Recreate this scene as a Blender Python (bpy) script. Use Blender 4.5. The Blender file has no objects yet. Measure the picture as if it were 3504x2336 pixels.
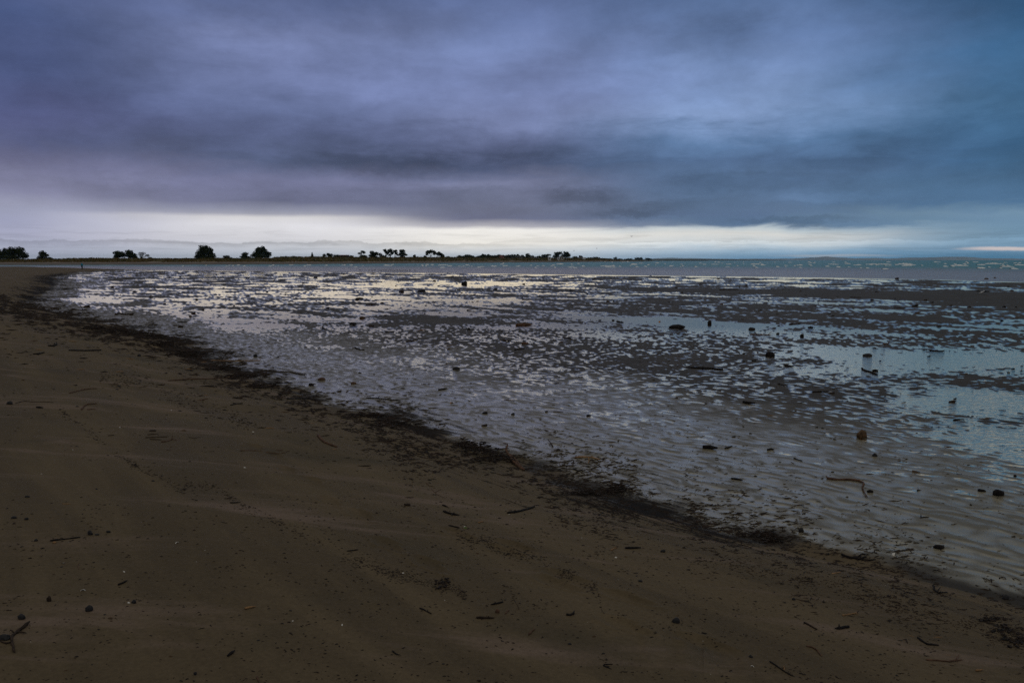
import bpy, math, random
import numpy as np
from mathutils import Vector, Matrix

rnd = random.Random(7)
S = bpy.context.scene
COL = S.collection

# ------------------------------------------------------------------ camera
F = 2803.0            # focal length in photograph pixels (3504 wide)
CAMZ = 2.6
PITCH = math.atan(278.0 / F)
cam_d = bpy.data.cameras.new('camera')
cam_d.sensor_width = 36.0
cam_d.lens = 36.0 * F / 3504.0
cam_d.clip_start = 0.1
cam_d.clip_end = 60000
cam = bpy.data.objects.new('camera', cam_d)
COL.objects.link(cam)
cam.location = (0, 0, CAMZ)
cam.rotation_euler = (math.pi / 2 - PITCH, 0, 0)
S.camera = cam

# ------------------------------------------------------------------ view
S.view_settings.view_transform = 'Standard'
S.view_settings.look = 'None'
S.view_settings.gamma = 1
S.view_settings.use_curve_mapping = False
S.view_settings.exposure = 0.0
S.cycles.max_bounces = 6
S.cycles.diffuse_bounces = 2
S.cycles.glossy_bounces = 3
S.cycles.transmission_bounces = 3
S.cycles.transparent_max_bounces = 8
S.cycles.volume_bounces = 0
S.cycles.use_denoising = False

# ------------------------------------------------------------------ node helpers
def s2l(c):
    out = []
    for v in c:
        v = v / 255.0
        out.append(v / 12.92 if v <= 0.04045 else ((v + 0.055) / 1.055) ** 2.4)
    return tuple(out)

class NT:
    def __init__(self, tree):
        self.t = tree; self.n = tree.nodes; self.l = tree.links
    def new(self, typ, **kw):
        nd = self.n.new(typ)
        for k, v in kw.items(): setattr(nd, k, v)
        return nd
    def put(self, sock, v):
        if isinstance(v, bpy.types.NodeSocket): self.l.new(v, sock)
        else: sock.default_value = v
    def math(self, op, a, b=0.0, c=0.0, clamp=False):
        nd = self.new('ShaderNodeMath', operation=op, use_clamp=clamp)
        self.put(nd.inputs[0], a); self.put(nd.inputs[1], b); self.put(nd.inputs[2], c)
        return nd.outputs[0]
    def vmath(self, op, a, b=(0, 0, 0), s=None):
        nd = self.new('ShaderNodeVectorMath', operation=op)
        self.put(nd.inputs[0], a); self.put(nd.inputs[1], b)
        if s is not None: self.put(nd.inputs['Scale'], s)
        return nd.outputs[0]
    def noise(self, vec, scale=1, detail=4, rough=0.5, dist=0.0, lac=2.0):
        nd = self.new('ShaderNodeTexNoise')
        self.put(nd.inputs['Vector'], vec)
        nd.inputs['Scale'].default_value = scale; nd.inputs['Detail'].default_value = detail
        nd.inputs['Roughness'].default_value = rough; nd.inputs['Distortion'].default_value = dist
        nd.inputs['Lacunarity'].default_value = lac
        return nd.outputs[0]
    def mr(self, v, a, b, c=0.0, d=1.0, smooth=True):
        nd = self.new('ShaderNodeMapRange', interpolation_type='SMOOTHSTEP' if smooth else 'LINEAR')
        self.put(nd.inputs[0], v)
        for i, q in enumerate((a, b, c, d)): self.put(nd.inputs[i + 1], q)
        return nd.outputs[0]
    def mix(self, f, a, b):
        nd = self.new('ShaderNodeMix', data_type='RGBA')
        self.put(nd.inputs[0], f)
        for s_, v in ((nd.inputs[6], a), (nd.inputs[7], b)):
            if not isinstance(v, bpy.types.NodeSocket) and len(v) == 3: v = tuple(v) + (1,)
            self.put(s_, v)
        return nd.outputs[2]
    def ramp(self, f, stops, interp='LINEAR'):
        nd = self.new('ShaderNodeValToRGB')
        r = nd.color_ramp; r.interpolation = interp
        while len(r.elements) > 1: r.elements.remove(r.elements[-1])
        r.elements[0].position = stops[0][0]; r.elements[0].color = tuple(stops[0][1]) + (1,)
        for p, c in stops[1:]:
            e = r.elements.new(p); e.color = tuple(c) + (1,)
        self.put(nd.inputs[0], f)
        return nd.outputs[0]
    def comb(self, x, y, z):
        nd = self.new('ShaderNodeCombineXYZ')
        for i, v in enumerate((x, y, z)): self.put(nd.inputs[i], v)
        return nd.outputs[0]
    def bump(self, h, strength, dist, normal=None):
        nd = self.new('ShaderNodeBump')
        nd.inputs['Strength'].default_value = strength
        nd.inputs['Distance'].default_value = dist
        self.put(nd.inputs['Height'], h)
        if normal is not None: self.put(nd.inputs['Normal'], normal)
        return nd.outputs[0]

# ------------------------------------------------------------------ world: overcast sky
SUN_EL, SUN_AZ = math.radians(52), math.radians(160)
W = bpy.data.worlds.new('World'); S.world = W
W.use_nodes = True
W.cycles.sampling_method = 'MANUAL'
W.cycles.sample_map_resolution = 1024
t = NT(W.node_tree)
for nd in list(t.n): t.n.remove(nd)
out = t.new('ShaderNodeOutputWorld')
tc = t.new('ShaderNodeTexCoord')
sep = t.new('ShaderNodeSeparateXYZ'); t.l.new(tc.outputs['Generated'], sep.inputs[0])
dx, dy, dz = sep.outputs
el0 = t.math('MULTIPLY', t.math('ARCSINE', dz), 57.29578)
az = t.math('MULTIPLY', t.math('ARCTAN2', dx, dy), 57.29578)
zz = t.math('ADD', t.math('MAXIMUM', dz, 0.0), 0.045)
px_ = t.math('DIVIDE', dx, zz); py_ = t.math('DIVIDE', dy, zz)
P = t.comb(px_, py_, 0.0)
# stretched coordinates for the cloud sheets seen near the horizon
Q = t.comb(t.math('MULTIPLY', az, 0.035), t.math('MULTIPLY', el0, 0.16), 0.37)
nA = t.noise(P, 0.42, 6, 0.5, 0.25)
nB = t.noise(t.comb(t.math('MULTIPLY', az, 0.075), t.math('MULTIPLY', el0, 0.20), 3.37), 1.5, 8, 0.60, 0.25)
nC = t.noise(t.comb(t.math('MULTIPLY', az, 0.16), t.math('MULTIPLY', el0, 0.75), 4.2), 1.0, 7, 0.6, 0.5)
nD = t.noise(t.comb(t.math('MULTIPLY', az, 0.028), t.math('MULTIPLY', el0, 0.10), 9.1), 1.5, 3, 0.5, 0.2)
# clouds displace the bands
warp = t.math('ADD', t.math('MULTIPLY', t.math('SUBTRACT', nB, 0.5), t.mr(el0, 2.8, 8, 0.3, 3.4)),
              t.math('MULTIPLY', t.math('SUBTRACT', nC, 0.5), t.mr(az, -5, 14, t.mr(el0, 3, 5, 0.25, 1.6), t.mr(el0, 1, 5, 0.9, 2.0))))
el = t.math('ADD', el0, warp)
fac = t.math('DIVIDE', t.math('MAXIMUM', el, 0.0), 30.0, clamp=True)
def elev(y): return math.degrees(math.atan((1168 - y) / F) - PITCH)
cols = {
 -32: [(0,(56,66,104)),(150,(64,78,122)),(300,(72,84,130)),(450,(76,82,126)),(520,(78,84,124)),(600,(98,100,136)),(690,(122,124,158)),(740,(152,156,186)),(820,(176,178,202)),(884,(190,196,214))],
 -16: [(0,(84,98,144)),(150,(104,116,162)),(300,(100,112,158)),(400,(92,104,148)),(470,(82,92,132)),(560,(74,84,118)),(620,(102,106,142)),(700,(100,104,136)),(724,(134,138,164)),(738,(158,160,180)),(750,(216,215,222)),(775,(232,231,236)),(820,(222,221,226)),(884,(206,214,226))],
  0: [(0,(86,102,148)),(150,(102,118,166)),(300,(106,120,168)),(420,(110,122,168)),(500,(88,98,138)),(560,(70,80,114)),(610,(102,108,142)),(690,(98,104,134)),(750,(104,108,136)),(774,(180,178,186)),(784,(248,245,240)),(835,(250,246,238)),(884,(206,218,230))],
  16: [(0,(80,104,150)),(150,(98,122,172)),(300,(112,136,186)),(400,(118,142,190)),(500,(84,112,156)),(570,(74,98,138)),(660,(80,104,142)),(730,(86,108,144)),(772,(92,118,150)),(788,(196,208,214)),(806,(226,226,222)),(838,(206,216,222)),(862,(158,188,212)),(884,(116,162,198))],
  32: [(0,(42,74,112)),(150,(48,84,126)),(300,(60,98,142)),(450,(64,102,144)),(560,(52,88,128)),(650,(60,92,128)),(710,(72,106,146)),(745,(110,140,168)),(800,(112,146,172)),(835,(124,158,184)),(862,(114,152,182)),(884,(84,138,174))],
}
rs = []
keys = sorted(cols)
for k in keys:
    st = sorted((max(0.0, elev(y)) / 30.0, s2l(c)) for y, c in cols[k])
    # above the frame the deck carries on, a lighter neutral grey-blue overhead
    st.append((0.66, tuple(0.3 * a + 0.7 * b for a, b in zip(st[-1][1], (0.19, 0.19, 0.20))))); st.append((1.0, (0.245, 0.245, 0.24)))
    rs.append(t.ramp(fac, st, 'LINEAR'))
c = rs[0]
azw = t.math('ADD', az, t.math('MULTIPLY', t.math('SUBTRACT', nD, 0.5), 14.0))
for i in range(1, 5):
    c = t.mix(t.mr(azw, keys[i - 1], keys[i]), c, rs[i])
# billows
nF = t.noise(t.comb(t.math('MULTIPLY', az, 0.13), t.math('MULTIPLY', el0, 0.23), 5.9), 1.0, 8, 0.62, 0.1)
bill = t.math('ADD', t.math('MULTIPLY', t.math('SUBTRACT', nA, 0.5), 0.45), t.math('ADD', t.math('MULTIPLY', t.math('SUBTRACT', nB, 0.5), 0.40), t.math('MULTIPLY', t.math('SUBTRACT', nC, 0.5), t.mr(el0, 4, 8, 0.75, 0.38))))
bill = t.math('ADD', bill, t.math('MULTIPLY', t.math('SUBTRACT', nF, 0.5), 1.1))
amp = t.mr(el0, 1.5, 5.5, 0.12, 1.0)
c = t.vmath('SCALE', c, s=t.math('ADD', 1.0, t.math('MULTIPLY', bill, amp)))
c = t.vmath('MULTIPLY', c, t.mix(t.mr(el0, 2.2, 3.6), (1, 1, 1), (1.18, 1.15, 1.03)))
# individual darker rags and lighter wisps of the deck
nE = t.noise(t.comb(t.math('MULTIPLY', az, 0.55), t.math('MULTIPLY', el0, 1.1), 1.2), 1.0, 6, 0.62)
def blob(ca, ce, ra, re, wa=3.0, we=1.2):
    u = t.math('DIVIDE', t.math('ADD', t.math('SUBTRACT', az, ca), t.math('MULTIPLY', t.math('SUBTRACT', nB, 0.5), wa * 2)), ra)
    v = t.math('DIVIDE', t.math('ADD', t.math('SUBTRACT', el0, ce), t.math('MULTIPLY', t.math('SUBTRACT', t.math('ADD', t.math('MULTIPLY', nC, .4), t.math('MULTIPLY', nE, .6)), 0.5), we * 2.6)), re)
    return t.mr(t.math('SQRT', t.math('ADD', t.math('MULTIPLY', u, u), t.math('MULTIPLY', v, v))), 0.25, 1.1, 1.0, 0.0)
for ca, ce, ra, re, g_ in ((-9, 6.5, 7.5, 1.0, -.26), (5.2, 4.35, 3.4, .75, -.36), (7.5, 3.3, 4.0, .5, -.22), (19, 2.6, 5.5, .35, -.18), (9.5, 3.6, 4.5, .7, -.16), (15, 5.2, 7, .8, -.16), (22, 6.2, 6, .8, -.14), (-26, 12, 5, 3, -.14), (-5, 15.5, 6, 1.6, -.14), (14, 14, 6, 1.6, -.12), (27, 15, 5, 2.2, -.14),
                           (-17, 14.0, 5, 1.6, .16), (-9, 11.5, 6, 1.2, .12), (14, 9.6, 8, 1.2, .14), (-3, 5.2, 5, .5, .14), (20, 4.0, 4, .4, .14), (9, 12.5, 5, 1.2, .12), (-24, 5, 6, .6, .10)):
    c = t.vmath('SCALE', c, s=t.math('ADD', 1.0, t.math('MULTIPLY', blob(ca, ce, ra, re), g_)))
# cumulus rows low in the bright gap
nT = t.noise(t.comb(t.math('MULTIPLY', az, 0.42), t.math('MULTIPLY', el0, 0.5), 7.7), 1.0, 7, 0.62)
tops = t.math('ADD', 0.70, t.math('MULTIPLY', nT, 1.05))
inrow = t.mr(t.math('SUBTRACT', el0, tops), -0.03, 0.05, 1.0, 0.0)
dpt = t.mr(t.math('SUBTRACT', tops, el0), 0.0, 0.45, 1.0, 0.25)
kx = t.mr(az, -8, 10, -0.24, 0.16)
c = t.vmath('SCALE', c, s=t.math('ADD', 1.0, t.math('MULTIPLY', t.math('MULTIPLY', inrow, dpt), kx)))
nR = t.noise(t.comb(t.math('MULTIPLY', az, 0.22), t.math('MULTIPLY', el0, 3.2), 2.0), 1.0, 6, 0.6, 0.4)
gap = t.math('MULTIPLY', t.mr(el0, 0.15, 0.5, 0.0, 1.0), t.mr(el0, 1.6, 2.4, 1.0, 0.0))
c = t.vmath('SCALE', c, s=t.math('SUBTRACT', 1.0, t.math('MULTIPLY', gap, t.math('MULTIPLY', t.mr(nR, 0.45, 0.7), 0.16))))
c = t.mix(t.math('MULTIPLY', blob(31.0, 0.68, 3.0, 0.16, .8, .12), 0.9), c, s2l((226, 212, 208)))
c = t.mix(t.math('MULTIPLY', blob(21.5, 0.28, 4.5, 0.12, .8, .08), 0.6), c, s2l((200, 205, 212)))
# behind the camera the sky is the same cloud deck, plain grey
back = t.mr(t.math('ABSOLUTE', az), 45, 110)
c = t.mix(back, c, t.ramp(fac, [(0, (0.16, 0.165, 0.18)), (1.0, (0.245, 0.245, 0.24))]))
# below the horizon
c = t.mix(t.mr(el0, -0.6, 0.0), (0.03, 0.035, 0.045), c)
sky = t.new('ShaderNodeTexSky', sky_type='NISHITA')
sky.sun_disc = False; sky.sun_elevation = SUN_EL; sky.sun_rotation = SUN_AZ
bg1 = t.new('ShaderNodeBackground'); t.l.new(sky.outputs[0], bg1.inputs[0]); bg1.inputs[1].default_value = 0.05
bg2 = t.new('ShaderNodeBackground'); t.put(bg2.inputs[0], c); bg2.inputs[1].default_value = 1.0
mx = t.new('ShaderNodeMixShader'); mx.inputs[0].default_value = 0.97   # clouds cover nearly all of the blue sky
t.l.new(bg1.outputs[0], mx.inputs[1]); t.l.new(bg2.outputs[0], mx.inputs[2])
t.l.new(mx.outputs[0], out.inputs[0])

sun_d = bpy.data.lights.new('sun', 'SUN'); sun_d.energy = 0.12; sun_d.angle = math.radians(25)
sun_d.color = (1.0, 0.9, 0.76)
sun = bpy.data.objects.new('sun', sun_d); COL.objects.link(sun)
sv = Vector((math.sin(SUN_AZ) * math.cos(SUN_EL), math.cos(SUN_AZ) * math.cos(SUN_EL), math.sin(SUN_EL)))
sun.rotation_euler = sv.to_track_quat('Z', 'Y').to_euler()
sun.location = (0, -20, 30)

# ------------------------------------------------------------------ object helpers
def tag(o, label=None, cat=None, group=None, kind=None):
    if label: o['label'] = label
    if cat: o['category'] = cat
    if group: o['group'] = group
    if kind: o['kind'] = kind
    return o

def empty(name, loc, label, cat, group=None):
    o = bpy.data.objects.new(name, None); COL.objects.link(o); o.location = loc
    return tag(o, label, cat, group)

def mesh_np(name, V, faces, mat, parent=None, smooth=True, loc=None):
    """faces: (n,3) or (n,4) array, or list of tuples"""
    me = bpy.data.meshes.new(name)
    V = np.asarray(V, dtype=np.float32)
    if isinstance(faces, np.ndarray):
        n, k = faces.shape
        me.vertices.add(len(V)); me.vertices.foreach_set('co', V.ravel())
        me.loops.add(n * k); me.loops.foreach_set('vertex_index', faces.astype(np.int32).ravel())
        me.polygons.add(n)
        me.polygons.foreach_set('loop_start', np.arange(0, n * k, k, dtype=np.int32))
        me.polygons.foreach_set('loop_total', np.full(n, k, dtype=np.int32))
        me.update(calc_edges=True)
    else:
        me.from_pydata([tuple(map(float, v)) for v in V], [], faces); me.update()
    me.polygons.foreach_set('use_smooth', np.full(len(me.polygons), smooth, dtype=bool))
    me.materials.append(mat)
    o = bpy.data.objects.new(name, me); COL.objects.link(o)
    if parent is not None: o.parent = parent
    if loc is not None: o.location = loc
    return o

class MB:
    """collects shapes into one mesh"""
    def __init__(s): s.v = []; s.f = []
    def add(s, V, Fc):
        b = len(s.v); s.v.extend([tuple(p) for p in V]); s.f.extend([tuple(i + b for i in f) for f in Fc])
    def tube(s, pts, rad, k=6, jag=0.0, rg=rnd):
        pts = [Vector(p) for p in pts]; n = len(pts); V = []; Fc = []
        for i, p in enumerate(pts):
            d = (pts[min(i + 1, n - 1)] - pts[max(i - 1, 0)])
            if d.length < 1e-9: d = Vector((0, 0, 1))
            d.normalize()
            a = d.cross(Vector((0, 0, 1)));
            if a.length < 1e-3: a = d.cross(Vector((1, 0, 0)))
            a.normalize(); b = a.cross(d)
            for j in range(k):
                th = 2 * math.pi * j / k
                r = rad[i] * (1 + jag * rg.uniform(-1, 1))
                V.append(p + a * (r * math.cos(th)) + b * (r * math.sin(th)))
        for i in range(n - 1):
            for j in range(k):
                j2 = (j + 1) % k
                Fc.append((i * k + j, i * k + j2, (i + 1) * k + j2, (i + 1) * k + j))
        Fc.append(tuple(range(k))[::-1]); Fc.append(tuple((n - 1) * k + j for j in range(k)))
        s.add(V, Fc)
    def box(s, c, h, rz=0.0):
        cx, cy, cz = c; hx, hy, hz = h; V = []
        ca, sa = math.cos(rz), math.sin(rz)
        for z in (-hz, hz):
            for x, y in ((-hx, -hy), (hx, -hy), (hx, hy), (-hx, hy)):
                V.append((cx + x * ca - y * sa, cy + x * sa + y * ca, cz + z))
        s.add(V, [(3, 2, 1, 0), (4, 5, 6, 7), (0, 1, 5, 4), (1, 2, 6, 5), (2, 3, 7, 6), (3, 0, 4, 7)])
    def build(s, name, mat, parent=None, smooth=True, loc=None):
        return mesh_np(name, s.v, s.f, mat, parent, smooth, loc)

# numpy noise
def _h(ix, iy, seed):
    n = (ix.astype(np.int64) * 374761393 + iy.astype(np.int64) * 668265263 + seed * 1442695041) & 0xffffffff
    n = ((n ^ (n >> 13)) * 1274126177) & 0xffffffff
    n = n ^ (n >> 16)
    return (n & 0xffffff) / float(0xffffff) * 2 - 1
def vn(x, y, seed=0):
    x = np.asarray(x, float); y = np.asarray(y, float)
    ix = np.floor(x); iy = np.floor(y); fx = x - ix; fy = y - iy
    u = fx * fx * (3 - 2 * fx); v = fy * fy * (3 - 2 * fy)
    a = _h(ix, iy, seed); b = _h(ix + 1, iy, seed); c_ = _h(ix, iy + 1, seed); d = _h(ix + 1, iy + 1, seed)
    return (a * (1 - u) + b * u) * (1 - v) + (c_ * (1 - u) + d * u) * v
def fbm(x, y, seed=0, o=3):
    s_ = 0; a = 1; tot = 0
    for i in range(o):
        s_ = s_ + a * vn(x * 2 ** i + 17.3 * i, y * 2 ** i - 9.1 * i, seed + i); tot += a; a *= .5
    return s_ / tot
def sstep(x, a, b):
    t_ = np.clip((np.asarray(x, float) - a) / (b - a), 0, 1); return t_ * t_ * (3 - 2 * t_)

# rays of the photograph
CP, SP = math.cos(PITCH), math.sin(PITCH)
def ray(px, py):
    u = (px - 1752) / F; v = (1168 - py) / F
    return np.array((u, CP + v * SP, -SP + v * CP))       # depth-like scale: forward about 1
def at_depth(px, py, Y):
    r = ray(px, py); return np.array((0, 0, CAMZ)) + r * (Y / r[1])
def on_plane(px, py, z=0.0):
    r = ray(px, py); return np.array((0, 0, CAMZ)) + r * ((z - CAMZ) / r[2])

# ------------------------------------------------------------------ terrain
SHORE = np.array([(60, -55), (26, -18), (11, -2), (6.6, 2.6)] +
                 [tuple(on_plane(x, y, 0.04)[:2]) for x, y in
                  ((3504, 2085), (3080, 1965), (2640, 1835), (2150, 1700), (1760, 1590), (1400, 1490), (950, 1325), (560, 1160), (240, 1085), (60, 1050))]
                 + [(-46, 82), (-72, 128), (-93, 176), (-103, 214), (-107, 231), (-112, 240), (-128, 262), (-158, 300), (-237, 372), (-420, 470), (-1200, 700)], float)
def shore_dist(x, y):
    """signed distance to the high-water line, positive landward; also the position along it"""
    x = np.asarray(x, float); y = np.asarray(y, float)
    best = np.full(x.shape, 1e9); sg = np.ones(x.shape); al = np.zeros(x.shape); L = 0
    for i in range(len(SHORE) - 1):
        a = SHORE[i]; b = SHORE[i + 1]; d = b - a; ll = np.hypot(*d)
        tt = np.clip(((x - a[0]) * d[0] + (y - a[1]) * d[1]) / ll ** 2, 0, 1)
        qx = a[0] + tt * d[0]; qy = a[1] + tt * d[1]
        dist = np.hypot(x - qx, y - qy)
        cr = d[0] * (y - a[1]) - d[1] * (x - a[0])
        m = dist < best
        best = np.where(m, dist, best); sg = np.where(m, np.sign(cr), sg); al = np.where(m, L + tt * ll, al)
        L += ll
    return best * np.where(sg == 0, 1, sg), al

SEA_EDGE = [(-4000, 922), (0, 922), (450, 922), (600, 925), (1200, 931), (1800, 938), (2300, 944), (2800, 950), (3200, 957), (3504, 966), (4200, 1000), (6000, 1100), (9000, 1300)]
def sea_edge_r(az_rad):
    """horizontal distance of the sea's edge for an azimuth"""
    px = 1752 + F * np.tan(np.clip(az_rad, -1.2, 1.2)) / 1.0
    py = np.interp(px, [p[0] for p in SEA_EDGE], [p[1] for p in SEA_EDGE])
    Y = F * CAMZ / (py - 890)
    return Y / np.cos(np.clip(az_rad, -1.2, 1.2))

FEET = []
for _i in range(9):
    FEET.append((-0.25 + .16 * _i + (.11 if _i % 2 else -.11), 5.6 - .42 * _i * .6 + .1 * (_i % 3), 2.4 + .1 * (_i % 2)))
for _i in range(8):
    FEET.append((-2.6 + .30 * _i, 8.2 - .50 * _i + (.13 if _i % 2 else -.05), 2.2))
CDIR = np.array((-0.65, 0.76)); NDIR = np.array((0.76, 0.65))   # ripple crests run along CDIR
PONDS = []      # (x, y, rx, ry, depth)
for px, py, wx, hy, dep in ((3190, 1225, 430, 50, -.0105), (3380, 1372, 260, 46, -.016), (2420, 1112, 380, 24, -.0065),
                            (2860, 1270, 260, 40, -.005), (2050, 1085, 300, 20, -.003), (1150, 1006, 260, 22, -.004),
                            (1400, 972, 420, 14, -.006), (700, 985, 300, 20, -.002), (2500, 962, 400, 10, -.004), (1250, 1125, 150, 10, -.003),
                            (880, 1115, 120, 8, -.012), (3460, 1520, 200, 90, -.006)):
    p = on_plane(px, py); q = on_plane(px, py - hy * .7); q2 = on_plane(px, py + hy)
    PONDS.append((p[0], p[1], wx * p[1] / F, (q[1] - q2[1]) / 2, dep))

def flats_level(x, y, d):
    m = 0.0034 * fbm(x / 3.5, y / 3.5, 11, 3) + 0.0016 + 0.0010 * sstep(y, 11, 16)
    m = m + 0.0075 * fbm(x / 1.6, y / 1.1, 14, 4) * sstep(y, 34, 65)
    m = m + 0.0065 * fbm(x / 6.0, y / 4.5, 15, 3) * sstep(y, 14, 45) + 0.0008 * sstep(y, 45, 80) + 0.001 * sstep(x / np.maximum(y, 1), -0.1, 0.25) * sstep(y, 30, 60)
    for X, Y, rx, ry, dep in PONDS:
        q = ((x - X) / rx) ** 2 + ((y - Y) / ry) ** 2 + 1.1 * fbm(x / 1.3, y / 1.3, 31, 3)
        m = m + dep * np.exp(-np.clip(q, 0, 30) ** 1.2)
    # higher sand bar on the right
    a = np.array((17.0, 70.0)); b = np.array((75.0, 30.0)); dd = b - a; ll = np.hypot(*dd)
    tt = np.clip(((x - a[0]) * dd[0] + (y - a[1]) * dd[1]) / ll ** 2, -.2, 1)
    dist = np.hypot(x - a[0] - tt * dd[0], y - a[1] - tt * dd[1])
    w = 4.0 + 14 * np.clip(tt, 0, 1)
    m = m + 0.03 * np.exp(-(dist / w) ** 2) * sstep(x, 6, 22)
    # shallow gravelly rise near the beach
    m = m + 0.012 * np.exp(-np.clip(-d, 0, 99) / 1.5) * sstep(y, 60, 25) + 0.009 * sstep(-d, 3.2, 1.2)
    return m

def ground(x, y, ripples=True, want_w=False):
    x = np.asarray(x, float); y = np.asarray(y, float)
    d, al = shore_dist(x, y)
    d = d + (0.55 * fbm(x / 2.6, y / 2.6, 71, 3)) * sstep(y, 90, 20)
    hs = 1 - 0.86 * sstep(y, 45, 160)
    land = 0.03 + 1.25 * hs * (1 - np.exp(-np.clip(d, 0, None) / 4.5))
    land = land + sstep(d, 0.2, 3) * (0.02 * fbm(x / 1.9, y / 1.9, 5, 3) + 0.03 * hs * fbm(x / 7, y / 7, 6, 2))
    fl = flats_level(x, y, d)
    z = np.where(d > 0, land + (fl - 0.03) * np.exp(-np.clip(d, 0, None) / 0.5), fl)
    # the sea bed beyond the flats
    r = np.hypot(x, y); e = sea_edge_r(np.arctan2(x, y))
    e = e + 5.0 * fbm(x / 16, y / 16, 55, 2) * sstep(r, 40, 120)
    sink = np.clip(r - e, 0, None)
    z = z - np.where(d < 0, 1, np.exp(-np.clip(d, 0, None) / 3)) * 0.9 * (1 - np.exp(-sink / 18))
    if ripples:
        s1 = x * NDIR[0] + y * NDIR[1]; s2 = x * CDIR[0] + y * CDIR[1]
        def wave(a1, a2, sd):
            ph = a1 / 0.175 + 0.9 * vn(a1 / 0.40, a2 / 0.30, 3 + sd) + 0.6 * vn(a1 / 1.5, a2 / 1.5, 4 + sd)
            w = np.sin(2 * np.pi * ph)
            w = np.where(w > 0, w, w * 0.8) * 0.55
            w = w + 0.62 * (1 - 2.4 * np.abs(vn(a1 / 0.145 + .5 * vn(a1 / .3, a2 / .3, 12 + sd), a2 / 0.20, 13 + sd))) + 0.1
            return w * (0.65 + 0.6 * vn(a1 / 0.2, a2 / 0.20, 8 + sd)) + 0.5 * vn(a1 / 0.12, a2 / 0.17, 9 + sd) - 0.15
        t1 = sstep(-d, 2.5, 6.5); t2 = sstep(r, 26, 48)
        w = wave(s1, s2, 0) * (1 - t1)
        w = w + wave(s1 / 1.2, s2 / 0.95, 50) * t1 * (1 - t2)
        w = w + wave(s1 / 2.2, s2 / 1.3, 90) * t2
        am = (0.0068 + 0.0026 * t1) * sstep(-d, 0.1, 1.2) * (0.8 + 0.4 * fbm(x / 2, y / 2, 21, 2)) * (1 - 0.45 * sstep(r, 45, 100))
        z = z + am * w
        # swollen hummocks close to the high-water line
        z = z + 0.0075 * (np.abs(vn(s1 / 0.26 + .4 * vn(s1, s2, 2), s2 / 0.42, 43)) - .3) * sstep(-d, 0.1, 1.0) * sstep(-d, 8, 3)
        # wider hummocks take over in the distance
        s3 = fbm(s1 / 1.1, s2 / 3.2, 41, 2)
        z = z + 0.010 * s3 * sstep(r, 16, 50) * sstep(-d, 0.2, 3)
        # tiny swash steps and pocks on the beach
        z = z + (0.0022 * fbm(x / 0.09, y / 0.09, 61, 2) + 0.003 * fbm(x / 0.55, y / 0.55, 62, 3)) * sstep(d, 0, .5) * sstep(r, 25, 10)
        # footprints of walkers, softened by the tide
        for fx, fy, fa in FEET:
            m_ = (np.abs(x - fx) < .4) & (np.abs(y - fy) < .4)
            if m_.any():
                ux = (x[m_] - fx) * math.cos(fa) + (y[m_] - fy) * math.sin(fa); uy = -(x[m_] - fx) * math.sin(fa) + (y[m_] - fy) * math.cos(fa)
                q = (ux / .15) ** 2 + (uy / (.055 + .012 * np.sign(ux))) ** 2
                z[m_] += -0.016 * np.exp(-q ** 2) + 0.006 * np.exp(-((q - 1.9) / .7) ** 2)
    if want_w: return z, d, al, np.clip(w * .5 + .5, 0, 1)
    return z, d, al

def hit(px, py):
    """where the ray of a photograph pixel meets the beach"""
    r = ray(px, py); lo, hi = 1.2, 1200.0
    ts = np.geomspace(lo, hi, 150)
    X = r[0] * ts; Y = r[1] * ts; Z = CAMZ + r[2] * ts
    g = ground(X, Y, False)[0]
    g = np.maximum(g, 0.0)
    i = np.argmax(Z < g)
    if Z[i] >= g[i]: return np.array((X[-1], Y[-1], g[-1]))
    a, b = (ts[i - 1], ts[i]) if i else (ts[0], ts[0])
    k = (Z[i - 1] - g[i - 1]) / max(1e-9, (Z[i - 1] - g[i - 1]) - (Z[i] - g[i])) if i else 0
    tt = a + (b - a) * k
    x, y = r[0] * tt, r[1] * tt
    return np.array((x, y, max(float(ground(np.array([x]), np.array([y]), False)[0][0]), 0.0)))

# ------------------------------------------------------------------ materials
def mat_new(name):
    m = bpy.data.materials.new(name); m.use_nodes = True
    T = NT(m.node_tree); b = m.node_tree.nodes['Principled BSDF']
    return m, T, b

def simple(name, c1, c2, rough=0.8, scale=8.0, bump=0.4, bdist=0.01, spec=0.3):
    m, T, b = mat_new(name)
    tcn = T.new('ShaderNodeTexCoord')
    n = T.noise(tcn.outputs['Object'], scale, 5, 0.6, 0.3)
    T.put(b.inputs['Base Color'], T.mix(T.mr(n, 0.35, 0.65), c1, c2))
    b.inputs['Roughness'].default_value = rough
    b.inputs['Specular IOR Level'].default_value = spec
    T.put(b.inputs['Normal'], T.bump(n, bump, bdist))
    return m

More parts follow.
